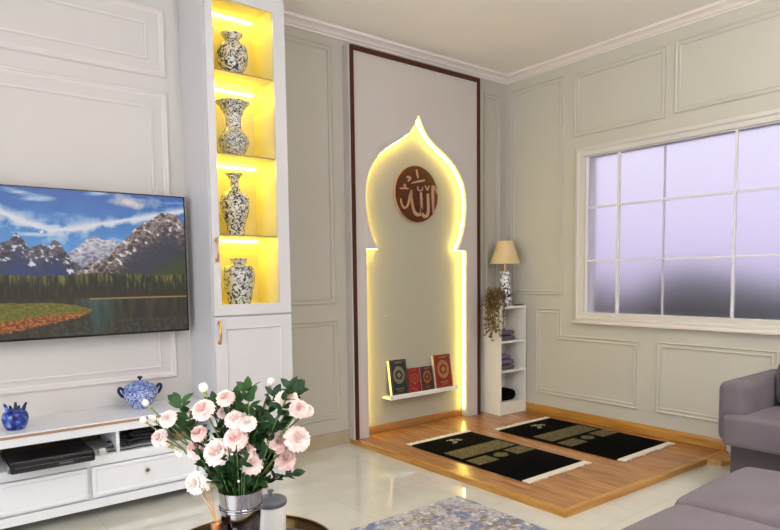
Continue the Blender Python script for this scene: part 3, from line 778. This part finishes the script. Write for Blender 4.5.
tube(bm, smooth_line(pts, 4), .004, 6)
tag(obj('cable_tangle', bm, 'black_matt'), 'tangled black cable in the right compartment of console shelf', 'cable')
bm = bmesh.new(); rbox(bm, (-.10, -.05, 0), (.10, .05, .075), .004, 1)
tag(obj('set_top_box', bm, 'black_matt', loc=(1.16, 3.98, .3622)), 'upright black box behind cable tangle on console shelf', 'box')
bm = bmesh.new(); rbox(bm, (-.09, -.035, 0), (.09, .035, .04), .004, 1)
tag(obj('small_wooden_box', bm, mat('reddish brown box', (120, 84, 66), .5), loc=(1.35, 3.79, .3622)), 'small reddish brown box on console shelf, behind the flowers', 'box')
bm = bmesh.new(); tube(bm, smooth_line([(.87, 3.76, .367), (.95, 3.742, .367), (1.05, 3.75, .367), (1.15, 3.74, .367)], 5), .004, 6)
tag(obj('loose_cable', bm, 'black_matt'), 'thin black cable along the front of console shelf', 'cable')

# tureen
tu = thing('soup_tureen', 'blue and white lidded porcelain tureen with dark handles on the console', 'tureen', (1.128, 3.97, .5535))
bm = bmesh.new(); lathe(bm, sp([(.050, 0), (.056, .004), (.062, .012), (.090, .05), (.108, .088), (.113, .110), (.110, .118)]), 40); obj('bowl', bm, 'tureen', tu)
bm = bmesh.new(); lathe(bm, sp([(.106, .1185), (.112, .122), (.104, .136), (.080, .160), (.050, .176), (.022, .184), (.010, .187)]), 40); ld = obj('lid', bm, 'tureen_lid', tu)
bm = bmesh.new(); lathe(bm, [(.007, .186), (.007, .196), (.016, .202), (.018, .208), (.012, .214)], 20); obj('knob', bm, 'navy', ld)
for s in (-1, 1):
    bm = bmesh.new(); tube(bm, smooth_line([(s*.100, 0, .085), (s*.118, 0, .092), (s*.138, 0, .125), (s*.130, 0, .148), (s*.112, 0, .135), (s*.104, 0, .112)], 5), .0095, 10); obj('handle', bm, 'navy', tu)
tu.scale = (.93, .93, .93)
# cobalt pot
cp = thing('spouted_pot', 'small cobalt blue ceramic pot with short dark spouts, left end of console', 'pot', (.437, 3.85, .5535))
bm = bmesh.new(); lathe(bm, sp([(.040, 0), (.046, .004), (.058, .03), (.064, .06), (.058, .088), (.040, .106), (.020, .112)]), 36); obj('pot_body', bm, 'cobalt', cp)
for dx, dy, hh in ((-.040, -.012, .145), (-.016, .02, .128), (.002, -.018, .150), (.046, .0, .140), (.020, .025, .122)):
    bm = bmesh.new(); tube(bm, [(dx*.7, dy, .075), (dx*.85, dy, .10), (dx*1.05, dy, hh-.015), (dx*1.25, dy, hh)], [.013, .011, .008, .005], 10); obj('spout', bm, 'cobalt' if dx < -.03 else 'navy', cp)

# ------------------------------------------------------------------ corner bookcase
BX0, BX1, BY0, BY1 = 4.333, 4.70, 3.862, 4.112
bc = thing('narrow_bookcase', 'narrow white open bookcase in the corner carrying lamp and plant', 'bookcase', (4.52, 3.99, .036))
def bcp(n, *b, m='shelf_cream'): return at(bc, n, bxm(*b), m, False)
bcp('side_panel', ((BX0, BY0, .036), (BX0+.018, BY1, 1.040))); bcp('side_panel', ((BX1-.018, BY0, .036), (BX1, BY1, 1.040)))
bcp('back_panel', ((BX0+.018, BY1-.008, .036), (BX1-.018, BY1, 1.040))); bcp('top', ((BX0, BY0-.004, 1.040), (BX1, BY1, 1.062)))
bcp('kickboard', ((BX0+.018, BY0+.004, .036), (BX1-.018, BY0+.018, .135)))
for z in (.155, .455, .735): bcp('shelf', ((BX0+.018, BY0+.002, z-.020), (BX1-.018, BY1-.008, z)))
def cloth(x0, x1, y0, y1, z, h, m, label, name='folded_cloth', seed=0):
    bm = bmesh.new(); rbox(bm, (x0, y0, z), (x1, y1, z+h), h*.42, 4)
    bmesh.ops.subdivide_edges(bm, edges=[e for e in bm.edges if e.calc_length() > .08], cuts=5, use_grid_fill=True)
    for v in bm.verts:
        if v.co.z > z+h*.3: v.co.z += .008*noise.noise(v.co*22+Vector((seed, 0, 0)))
        v.co.y += .006*noise.noise(v.co*25+Vector((0, seed, 9)))
    return tag(obj(name, bm, m), label, 'folded cloth', 'folded cloths in the corner bookcase')
cloth(4.36, 4.585, 3.885, 4.06, .7355, .045, 'plum_cloth', 'dark plum folded cloth at the bottom of the top compartment pile', seed=1)
cloth(4.362, 4.575, 3.89, 4.06, .7885, .040, 'mauve_cloth', 'greyish folded cloth on top of the top compartment pile', seed=2)
cloth(4.36, 4.575, 3.885, 4.06, .4555, .045, 'plum_cloth', 'dark folded cloth at the bottom of the middle compartment pile', seed=3)
cloth(4.362, 4.570, 3.888, 4.06, .5085, .042, 'mauve_cloth', 'mauve folded cloth halfway up the middle compartment pile', seed=4)
cloth(4.362, 4.53, 3.89, 4.05, .5580, .040, 'mauve_cloth', 'topmost mauve folded cloth of the middle compartment pile', seed=5)
cloth(4.36, 4.60, 3.885, 4.06, .1555, .105, 'black_cloth', 'heap of black folded cloth in the lowest bookcase compartment', seed=6)

# table lamp
lp = thing('table_lamp', 'table lamp with cream cone shade and blue white porcelain base on bookcase', 'lamp', (4.522, 3.972, 1.0625))
bm = bmesh.new(); lathe(bm, sp([(.052, 0), (.055, .006), (.062, .03), (.066, .07), (.058, .13), (.050, .20), (.050, .27), (.054, .315), (.048, .328), (.02, .332)]), 36); obj('porcelain_base', bm, 'lamp_ink', lp)
bm = bmesh.new(); lathe(bm, [(.010, .332), (.010, .40), (.016, .402), (.016, .44), (.008, .45)], 14); obj('neck', bm, 'brass', lp)
bm = bmesh.new(); lathe(bm, [(.146, .398), (.074, .614), (.071, .614), (.143, .398), (.146, .398)], 48, cap=False); obj('lamp_shade', bm, 'shade', lp)
bm = bmesh.new()
for k in range(3): tube(bm, [(0, 0, .60), (.072*math.cos(k*2.1), .072*math.sin(k*2.1), .604)], .002, 6)
tube(bm, [(0, 0, .44), (0, 0, .606)], .003, 6); obj('shade_spider', bm, 'brass', lp)
bm = bmesh.new(); rbox(bm, (-.05, -.028, 0), (.05, .028, .010), .003, 2)
tag(obj('phone', bm, 'black_matt', loc=(4.632, 3.90, 1.0625)), 'small flat black handset lying beside the lamp on bookcase', 'phone')

# trailing plant
random.seed(11)
tp = thing('trailing_plant', 'dry olive brown trailing plant spilling over left side of the bookcase', 'plant', (4.375, 3.95, 1.0625))
bm = bmesh.new(); lathe(bm, [(.030, 0), (.040, .07), (.042, .075), (.036, .075), (.034, .06)], 20); obj('pot', bm, 'shelf_cream', tp)
st = bmesh.new(); lv = bmesh.new()
def leafq(bm, p, d, n, L, W, cup=.2):
    d = d.normalized(); s = d.cross(n).normalized(); n = s.cross(d)
    prev = None
    prof = [(0, .08), (.22, .72), (.5, 1), (.78, .66), (1, .04)]
    for t, w in prof:
        c = p+d*L*t-n*L*.18*t*t
        row = [bm.verts.new(c-s*W*w+n*W*cup*w), bm.verts.new(c), bm.verts.new(c+s*W*w+n*W*cup*w)]
        if prev:
            for k in (0, 1): bm.faces.new((prev[k], prev[k+1], row[k+1], row[k]))
        prev = row
def rv(): return Vector((random.uniform(-1, 1), random.uniform(-1, 1), random.uniform(-1, 1)))
for k in range(26):
    a = random.uniform(PI*.75, PI*1.6); ln = random.choice([.08, .10, .12, .16, .3, .34]) if k < 22 else .38
    if -math.sin(a)*.11 < -1: pass
    top = Vector((-.015, -.03, .10)); out = Vector((math.cos(a)*.11-.055, -abs(math.sin(a))*.09-.02, .09+random.uniform(0, .07)))
    pts = [Vector((0, 0, .06)), top+rv()*.02, out]
    hang = out+Vector((random.uniform(-.03, .01), random.uniform(-.02, .0), -ln*.5)); pts += [hang, hang+Vector((random.uniform(-.02, .02), -.005, -ln*.55))]
    for p in pts[2:]:
        if p.x > -.06 and p.y > -.09: p.y = -.115
    P_ = smooth_line(pts, 6); tube(st, P_, .0018, 5)
    for i, p in enumerate(P_[5:]):
        for q in range(2): leafq(lv, Vector(p)+rv()*.004, rv()+Vector((-.3, -.3, -.4)), rv(), random.uniform(.022, .036), random.uniform(.007, .012))
for _ in range(200):
    p = Vector((random.gauss(-.065, .035), random.gauss(-.07, .03), .075+abs(random.gauss(0, .04))))
    leafq(lv, p, rv()+Vector((0, -.2, .3)), rv(), random.uniform(.022, .036), random.uniform(.007, .012))
obj('vine_stem', st, 'dry_leaf', tp); obj('foliage', lv, 'dry_leaf', tp)

# ------------------------------------------------------------------ sofa
sf = thing('sofa', 'mauve grey velvet sofa with rounded arm against the window wall', 'sofa', (4.28, .6, 0))
def sfp(n, a, b, r, m='sofa'):
    bm = bmesh.new(); rbox(bm, a, b, r, 5); return at(sf, n, bm, m)
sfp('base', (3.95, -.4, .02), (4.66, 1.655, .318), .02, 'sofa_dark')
sfp('armrest', (3.865, 1.545, .322), (4.66, 1.705, .695), .05)
sfp('armrest', (3.865, -.50, .322), (4.66, -.345, .695), .05)
bm = bmesh.new(); prism(bm, [(3.80, .61), (4.50, .61), (4.50, 1.541), (3.862, 1.541), (3.862, 1.645), (3.80, 1.645)], .322, .505, 'xy')
bmesh.ops.bevel(bm, geom=bm.edges[:], offset=.028, segments=5, profile=.5, affect='EDGES'); at(sf, 'seat_cushion', bm, 'sofa')
sfp('seat_cushion', (3.80, -.343, .322), (4.50, .605, .505), .04)
sfp('backrest', (4.46, -.34, .322), (4.68, 1.542, .80), .05)
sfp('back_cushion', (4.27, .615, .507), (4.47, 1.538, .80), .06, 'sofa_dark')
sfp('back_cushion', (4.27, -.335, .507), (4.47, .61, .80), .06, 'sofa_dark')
for x in (4.08, 4.60):
    for y in (-.34, 1.54): pass
# ottoman
ot = thing('ottoman', 'wide low mauve grey ottoman with two seat pads in the foreground', 'ottoman', (2.52, .7, 0))
def pad(n, a, b, r, m, puff=.03):
    bm = bmesh.new(); rbox(bm, a, b, r, 5)
    bmesh.ops.subdivide_edges(bm, edges=[e for e in bm.edges if e.calc_length() > .15], cuts=8, use_grid_fill=True)
    cx, cy = (a[0]+b[0])/2, (a[1]+b[1])/2; hx, hy = (b[0]-a[0])/2, (b[1]-a[1])/2
    for v in bm.verts:
        if v.co.z > (a[2]+b[2])/2:
            q = max(0, 1-((v.co.x-cx)/hx)**4)*max(0, 1-((v.co.y-cy)/hy)**4); v.co.z += puff*q+.004*noise.noise(v.co*6)
    return at(ot, n, bm, m)
bm = bmesh.new(); rbox(bm, (1.93, .16, .05), (3.18, 1.23, .27), .03, 3); at(ot, 'base', bm, 'sofa_dark')
pad('seat_pad', (1.85, .10, .272), (2.508, 1.26, .405), .06, 'sofa')
pad('seat_pad', (2.512, .10, .272), (3.235, 1.295, .405), .06, 'sofa')
for x in (2.0, 3.1):
    for y in (.24, 1.15):
        bm = bmesh.new(); lathe(bm, [(.016, 0), (.024, .049)], 12, (x, y, .010 if x < 2.5 else 0)); at(ot, 'leg', bm, 'black_matt')

# ------------------------------------------------------------------ area rug
bm = bmesh.new(); rbox(bm, (.15, .70, 0), (2.606, 2.662, .009), .003, 1)
tag(obj('area_rug', bm, 'carpet'), 'faded abstract blue, beige and ochre rug on the floor tiles', 'rug')

# ------------------------------------------------------------------ side table and what stands on it
TZ = .485; tc = (.826, 1.794)
tb = thing('round_side_table', 'round side table with dark top and thin gold rim, at bottom of the view', 'table', (tc[0], tc[1], .009))
h0 = TZ-.009
bm = bmesh.new(); lathe(bm, [(.262, h0-.010), (.264, h0-.001), (.262, h0)], 64); obj('tabletop', bm, 'smoked', tb)
bm = bmesh.new(); lathe(bm, [(.2645, h0-.014), (.272, h0-.014), (.272, h0+.010), (.2645, h0+.010), (.2645, h0-.014)], 64, cap=False); obj('rim', bm, 'gold_dark', tb)
for k in range(3):
    a = k*2*PI/3+.4; bm = bmesh.new(); tube(bm, [(.25*math.cos(a), .25*math.sin(a), h0-.015), (.20*math.cos(a), .20*math.sin(a), .0)], .008, 10); obj('leg', bm, 'gold_dark', tb)
# vase
VC = (.777, 1.741, TZ)
vs = thing('metal_bucket_vase', 'shiny silver metal bucket vase holding pink flowers on side table', 'vase', VC)
bm = bmesh.new(); lathe(bm, [(.046, 0.0005), (.050, .006), (.066, .215), (.0685, .226), (.0655, .226), (.0635, .215), (.049, .012), (.01, .010)], 56); obj('bucket', bm, 'silver', vs)
bm = bmesh.new()
for z, r in ((.168, .0628), (.176, .0635)):
    lathe(bm, [(r+.0005, z-.003), (r+.0028, z-.001), (r+.0028, z+.001), (r+.0005, z+.003)], 56, cap=False)
obj('ridge', bm, 'silver', vs)
# jar
jr = thing('lidded_jar', 'white ceramic jar with slate grey lid behind the metal vase', 'jar', (.941, 1.867, TZ))
bm = bmesh.new(); lathe(bm, [(.046, .0005), (.049, .004), (.050, .095), (.047, .099)], 40); obj('jar_body', bm, 'white', jr)
bm = bmesh.new(); lathe(bm, sp([(.050, .0995), (.054, .102), (.055, .112), (.050, .120), (.030, .128), (.008, .131)]), 40); l2 = obj('lid', bm, 'grey_lid', jr)
bm = bmesh.new(); lathe(bm, [(.006, .131), (.006, .139), (.011, .143), (.010, .150), (.004, .152)], 18); obj('knob', bm, 'grey_lid', l2)
# reed diffuser
df = thing('reed_diffuser', 'small reed diffuser with copper cap and thin sticks, left of vase', 'diffuser', (.690, 1.723, TZ))
bm = bmesh.new(); lathe(bm, [(.017, .0005), (.021, .004), (.022, .085), (.013, .108), (.012, .118)], 28); obj('bottle', bm, 'smoked', df)
bm = bmesh.new(); lathe(bm, [(.015, .1185), (.016, .120), (.016, .146), (.013, .149)], 24); obj('cap', bm, 'copper', df)
for dx, dy, dz in ((-.052, .040, .285), (-.028, .022, .265), (-.008, .02, .255)):
    bm = bmesh.new(); tube(bm, [(0, 0, .148), (dx, dy, dz)], .0018, 6); obj('reed', bm, 'reed', df, False)

# ------------------------------------------------------------------ flowers
random.seed(21)
def bloom_mesh(bm, R, seed, ruffle=.12):
    """rounded bloom of overlapping ruffled petals, opening along +z"""
    rnd = random.Random(seed)
    layers = [(5, .30, 1.25, .55), (6, .52, .95, .62), (7, .74, .62, .60), (8, .95, .28, .55), (8, 1.05, -.02, .5)]
    for li, (n, rad, up, wd) in enumerate(layers):
        ph = rnd.uniform(0, 6)
        for k in range(n):
            a = ph+2*PI*k/n+rnd.uniform(-.12, .12); rows = []
            for i in range(5):
                t = i/4; row = []
                for j in range(5):
                    s = (j/4-.5)*2
                    ang = a+s*wd*(.35+.65*math.sin(PI*min(1, t*.62+.12)))*(1.15 if li < 2 else .9)
                    e = up*(1-.0*t); rr = R*rad*(t**.75)*(1+.06*math.sin(s*7+k))
                    z = R*(up*.62*t**.9 - .16*li*.35*(t**2)*1.2 + .10*(1-s*s)*t*(1 if li > 1 else .2)) + ruffle*R*t*t*math.sin(s*8+k*2+seed)*.6
                    if t > .75: rr *= 1.03 if li > 1 else .90
                    row.append(bm.verts.new((rr*math.cos(ang), rr*math.sin(ang), z)))
                rows.append(row)
            for i in range(4):
                for j in range(4): bm.faces.new((rows[i][j], rows[i][j+1], rows[i+1][j+1], rows[i+1][j]))
def bud_mesh(bm, R, seed):
    rnd = random.Random(seed)
    for k in range(5):
        a = 2*PI*k/5; rows = []
        for i in range(5):
            t = i/4; rr = R*math.sin(PI*(.08+.72*t))*.85
            rows.append([bm.verts.new((rr*math.cos(a+s*.75), rr*math.sin(a+s*.75), R*1.9*t+R*.05*math.sin(s*6+k))) for s in (-1, -.5, 0, .5, 1)])
        for i in range(4):
            for j in range(4): bm.faces.new((rows[i][j], rows[i][j+1], rows[i+1][j+1], rows[i+1][j]))
MOUTH = Vector((VC[0], VC[1], .685))
BL = [  # bloom positions cast from image pixels to depths around the vase
 (.667,1.749,.974,.0304,'petal_deep','open pink carnation high on the upper left of bouquet, above the two front roses'),
 (.588,1.825,.944,.0244,'petal','pink carnation on the left side, between the small buds and tureen'),
 (.574,1.873,.879,.0248,'petal','ruffled pale carnation lowest at the far left, in front of console shelf'),
 (.565,1.918,.970,.0110,'petal_deep','tiny pink bud at the leftmost top, overlapping the tureen'),
 (.556,1.914,.920,.0110,'petal_white','small whitish bud furthest left, just under the console edge'),
 (.587,1.925,.916,.0128,'petal_white','whitish bud touching the left pink carnation from below'),
 (.634,1.938,.827,.0163,'petal_deep','small drooping pink bud left of the white half-open bloom'),
 (.643,1.886,.830,.0224,'petal_white','creamy white half-open bloom left of the big front rose'),
 (.664,1.811,.846,.0327,'petal_deep','large pink rose left of the biggest front rose'),
 (.665,1.787,.895,.0231,'petal_deep','small round pink bloom above the large left rose'),
 (.695,1.727,.847,.0380,'petal','biggest pale pink rose, front and centre above the vase'),
 (.741,1.689,.887,.0319,'petal_deep','full pink bloom in the middle, upper right of the biggest rose'),
 (.746,1.702,.941,.0260,'petal','pale carnation high in the centre among dark leaves'),
 (.776,1.678,.929,.0244,'petal_white','small white-pink carnation right of the high central one'),
 (.730,1.727,1.004,.0246,'petal_deep','pink bloom topmost in the centre left of bouquet'),
 (.725,1.867,.997,.0163,'petal_white','yellowish white bud at the top left of bouquet'),
 (.776,1.697,.840,.0269,'petal_deep','flattish pink bloom centre right, above the lowest central carnation'),
 (.782,1.667,.805,.0300,'petal','ragged pale carnation lowest in the centre right, over the vase'),
 (.894,1.643,.992,.0313,'petal','large carnation topmost at the right of bouquet'),
 (.901,1.583,.969,.0260,'petal_deep','pink carnation just below the top right one'),
 (.941,1.605,.953,.0188,'petal','small pink bloom sticking out furthest right'),
 (.875,1.719,1.018,.0145,'petal_white','little white bud at the top centre right'),
 (.906,1.602,.875,.0355,'petal','largest pink bloom on the right side of bouquet'),
 (.874,1.658,.861,.0329,'petal_deep','pink bloom left of the largest right-hand one'),
 (.892,1.654,.803,.0315,'petal_deep','hanging pink carnation lowest on the right side'),
 (.635,1.756,.753,.0301,'petal_white','white carnation drooping lowest on the left beside the reed sticks'),
 (.722,1.830,.705,.0160,'petal_white','white bud low by the vase rim on the left'),
 (.851,1.737,.940,.0161,'petal_white','tiny pale bud between central leaves and the right blooms'),
 (.747,1.782,.948,.0190,'petal','small pale bloom half hidden left of the high central carnation')]
for i, (x, y, z, R, pm, lab) in enumerate(BL):
    c = Vector((x, y, z)); big = R > .0175
    root = thing('carnation' if big else 'flower_bud', lab, 'flower', tuple(MOUTH+Vector((0, 0, -.03))), 'pink flowers in the metal vase')
    base = root.location.copy()
    d = (c-(MOUTH+Vector((0, 0, .06)))).normalized()
    face = (d*.55+Vector((-.45, -.62, .25))).normalized()      # blooms turn outwards and towards the camera
    if not big: face = (d+Vector((0, 0, .2))).normalized()
    rot = Vector((0, 0, 1)).rotation_difference(face).to_matrix().to_4x4()
    bm = bmesh.new()
    (bloom_mesh if big else bud_mesh)(bm, R*1.08, i)
    bmesh.ops.transform(bm, matrix=Matrix.Translation(c-base-face*R*.30)@rot@Matrix.Rotation(random.uniform(0, 6), 4, 'Z'), verts=bm.verts[:])
    o = obj('bloom' if big else 'bud', bm, pm, root)
    o.data.set_sharp_from_angle(angle=math.radians(120))
    neck = c-base-face*R*(.55 if big else .4)
    bm = bmesh.new()
    for k in range(5):
        a = 2*PI*k/5; s = rot@Vector((math.cos(a), math.sin(a), 0)); leafq(bm, neck-face*R*.25, (face*.9+s*.55), -s, R*.95, R*.28)
    tube(bm, [neck-face*R*.75, neck-face*R*.25, neck+face*R*.15], [R*.14, R*.36, R*.30], 8)
    obj('sepal', bm, 'sepal', root)
    off = Vector((random.uniform(-.03, .03), random.uniform(-.03, .03), 0))
    bm = bmesh.new(); tube(bm, smooth_line([off+Vector((0, 0, -.09)), off+Vector((0, 0, .02)), (off+neck)*.5+Vector((0, 0, .035)), neck-face*R*.7], 5), .0026, 6)
    obj('stem', bm, 'stem', root)
SP = [((.786,1.686,1.018), 'tallest leafy sprig, at the top centre of bouquet'), ((.879,1.599,1.022), 'leafy sprig topmost at the right, above the top right carnation'),
      ((.945,1.676,.995), 'thin leafy sprig tip poking out at the top right'), ((.655,1.893,.966), 'leafy sprig reaching up left in front of console edge'),
      ((.868,1.681,.990), 'leafy sprig left of the top right carnation'), ((.744,1.830,.960), 'broad-leaved sprig between the upper left blooms'),
      ((.842,1.749,.915), 'large dark leaves in the centre right of the bouquet'), ((.650,1.830,.905), 'leafy sprig behind the left roses'),
      ((.700,1.786,.790), 'low leafy sprig below the large left rose'), ((.850,1.720,.760), 'low leafy sprig drooping over the vase rim at right'),
      ((.873,1.714,.802), 'leafy sprig below the right-hand blooms'), ((.727,1.712,.785), 'leafy sprig under the biggest front rose'),
      ((.772,1.741,.985), 'leafy sprig behind the high central carnation'), ((.815,1.690,.90), 'front leafy sprig between central and right blooms'),
      ((.925,1.690,.735), 'narrow pointed sprig sticking out low right above the jar')]
for i, (c, lab) in enumerate(SP):
    root = thing('leafy_sprig', lab, 'sprig', tuple(MOUTH+Vector((0, 0, -.03))), 'leafy sprigs in the metal vase')
    base = root.location.copy(); tip = Vector(c)-base
    off = Vector((random.uniform(-.035, .035), random.uniform(-.035, .035), 0))
    path = smooth_line([off+Vector((0, 0, -.08)), off+Vector((0, 0, .01)), off*.5+tip*.5+Vector((0, 0, .02)), tip], 7)
    bm = bmesh.new(); tube(bm, path, .0022, 6); obj('stem', bm, 'stem', root)
    bm = bmesh.new(); n = len(path)
    low = c[2] < .81
    for k in range(10, n):
        p = Vector(path[k]); t = (Vector(path[k])-Vector(path[k-1])).normalized()
        for s in (0, 1):
            a = k*1.9+s*PI; side = Vector((math.cos(a), math.sin(a), random.uniform(-.2, .5)))
            leafq(bm, p, (t*.7+side), Vector((-.3, -.6, .7))+rv()*.5, random.uniform(.036, .058)*(.7 if i == 14 else 1), random.uniform(.010, .0155)*(.5 if i == 14 else 1))
    leafq(bm, tip, (Vector(path[-1])-Vector(path[-3])), Vector((-.4, -.7, .5)), .045, .013)
    obj('leaves', bm, 'leaf' if i % 3 else 'leaf2', root)
# dense filler foliage just over the rim
fl = thing('foliage_filler', 'dense short dark foliage packed around the vase mouth', 'foliage', tuple(MOUTH))
bm = bmesh.new(); st = bmesh.new()
for k in range(60):
    a = random.uniform(0, 2*PI); r = random.uniform(.25, 1); h = random.uniform(.03, .19)
    end = Vector((math.cos(a)*r*(.05+h*.48), math.sin(a)*r*(.05+h*.48), h))
    tube(st, [Vector((math.cos(a)*r*.04, math.sin(a)*r*.04, -.02)), end], .0016, 5)
    for q in range(5):
        p = end*random.uniform(.5, 1); leafq(bm, p, rv()+Vector((math.cos(a)*.6, math.sin(a)*.6, .5)), rv()+Vector((-.3, -.6, .4)), random.uniform(.024, .044), random.uniform(.007, .013))
obj('leaves', bm, 'leaf', fl); obj('stems', st, 'stem', fl)
# white filler sprays
sy = thing('white_filler_spray', 'spray of tiny white filler flowers low in the bouquet', 'flower', tuple(MOUTH))
bm = bmesh.new(); st = bmesh.new()
for k in range(26):
    a = random.uniform(0, 2*PI); e = Vector((math.cos(a)*random.uniform(.03, .10), math.sin(a)*random.uniform(.03, .10), random.uniform(.06, .17)))
    tube(st, [Vector((0, 0, -.01)), e], .001, 4); bmesh.ops.create_icosphere(bm, subdivisions=1, radius=.0045, matrix=Matrix.Translation(e))
o = obj('tiny_blossom', bm, 'petal_white', sy); obj('stems', st, 'stem', sy)

# ------------------------------------------------------------------ daylight and added room lights
for x, y, lab in ((.9, 1.0, 'unseen square light added over the living area, left one'), (3.0, .3, 'unseen square light added over the sofa side'), (3.4, 2.3, 'unseen square light added over the prayer corner')):
    if y > 2: continue
    t = thing('added_ceiling_light', lab, 'added light', (x, y, ZC-.03), 'added square lamps')  # panels out of view, added to light the room
    obj('diffuser', bxm(((-.38, -.38, -.008), (.38, .38, .0))), 'added_panel', t, False)
    obj('housing', bxm(((-.40, -.40, .001), (.40, .40, .029))), 'alu', t, False)
def area(name, loc, rot, sx, sy, col, w):
    l = bpy.data.lights.new(name, 'AREA'); l.shape = 'RECTANGLE'; l.size = sx; l.size_y = sy; l.color = col; l.energy = w
    o = bpy.data.objects.new(name, l); COL.objects.link(o); o.location = loc; o.rotation_euler = rot; return o
area('daylight', (XL-.25, .8, 1.5), (0, -PI/2, 0), 2.2, 2.7, (.89, .94, 1), 125)
area('added_ceiling_fill', (1.9, -.9, 1.9), (PI, 0, 0), .6, .6, (.98, .98, 1), 205)  # unseen upward lamp added to brighten the ceiling

w = bpy.data.worlds.new('sky'); S.world = w; w.use_nodes = True; nt = w.node_tree
bg = nt.nodes['Background']; bg.inputs['Strength'].default_value = 1.2
tcw = nt.nodes.new('ShaderNodeTexCoord'); sep = nt.nodes.new('ShaderNodeSeparateXYZ'); rp = nt.nodes.new('ShaderNodeValToRGB')
nt.links.new(tcw.outputs['Generated'], sep.inputs[0]); nt.links.new(sep.outputs['Z'], rp.inputs['Fac']); nt.links.new(rp.outputs['Color'], bg.inputs['Color'])
rp.color_ramp.elements[0].position = 0; rp.color_ramp.elements[0].color = (*lin((206, 194, 232)), 1)
rp.color_ramp.elements[1].position = .35; rp.color_ramp.elements[1].color = (*lin((248, 244, 255)), 1)

# ------------------------------------------------------------------ camera
cam = bpy.data.cameras.new('camera'); co = bpy.data.objects.new('camera', cam); COL.objects.link(co); S.camera = co
yaw, pitch, roll = .6657, -.0747, .0124
fwd = Vector((math.sin(yaw)*math.cos(pitch), math.cos(yaw)*math.cos(pitch), math.sin(pitch)))
right = Vector((math.cos(yaw), -math.sin(yaw), 0)); down = fwd.cross(right)
r = right*math.cos(roll)+down*math.sin(roll); d = -right*math.sin(roll)+down*math.cos(roll)
mw = Matrix(((r.x, -d.x, -fwd.x, 0), (r.y, -d.y, -fwd.y, 0), (r.z, -d.z, -fwd.z, 1.35), (0, 0, 0, 1)))
co.matrix_world = mw
cam.sensor_width = 36; cam.lens = 617.87/780*36
cam.shift_x = 0; cam.shift_y = (323.14-265)/780
cam.clip_start = .05

S.view_settings.view_transform = 'Standard'; S.view_settings.look = 'None'; S.view_settings.gamma = 1
S.view_settings.exposure = -0.07
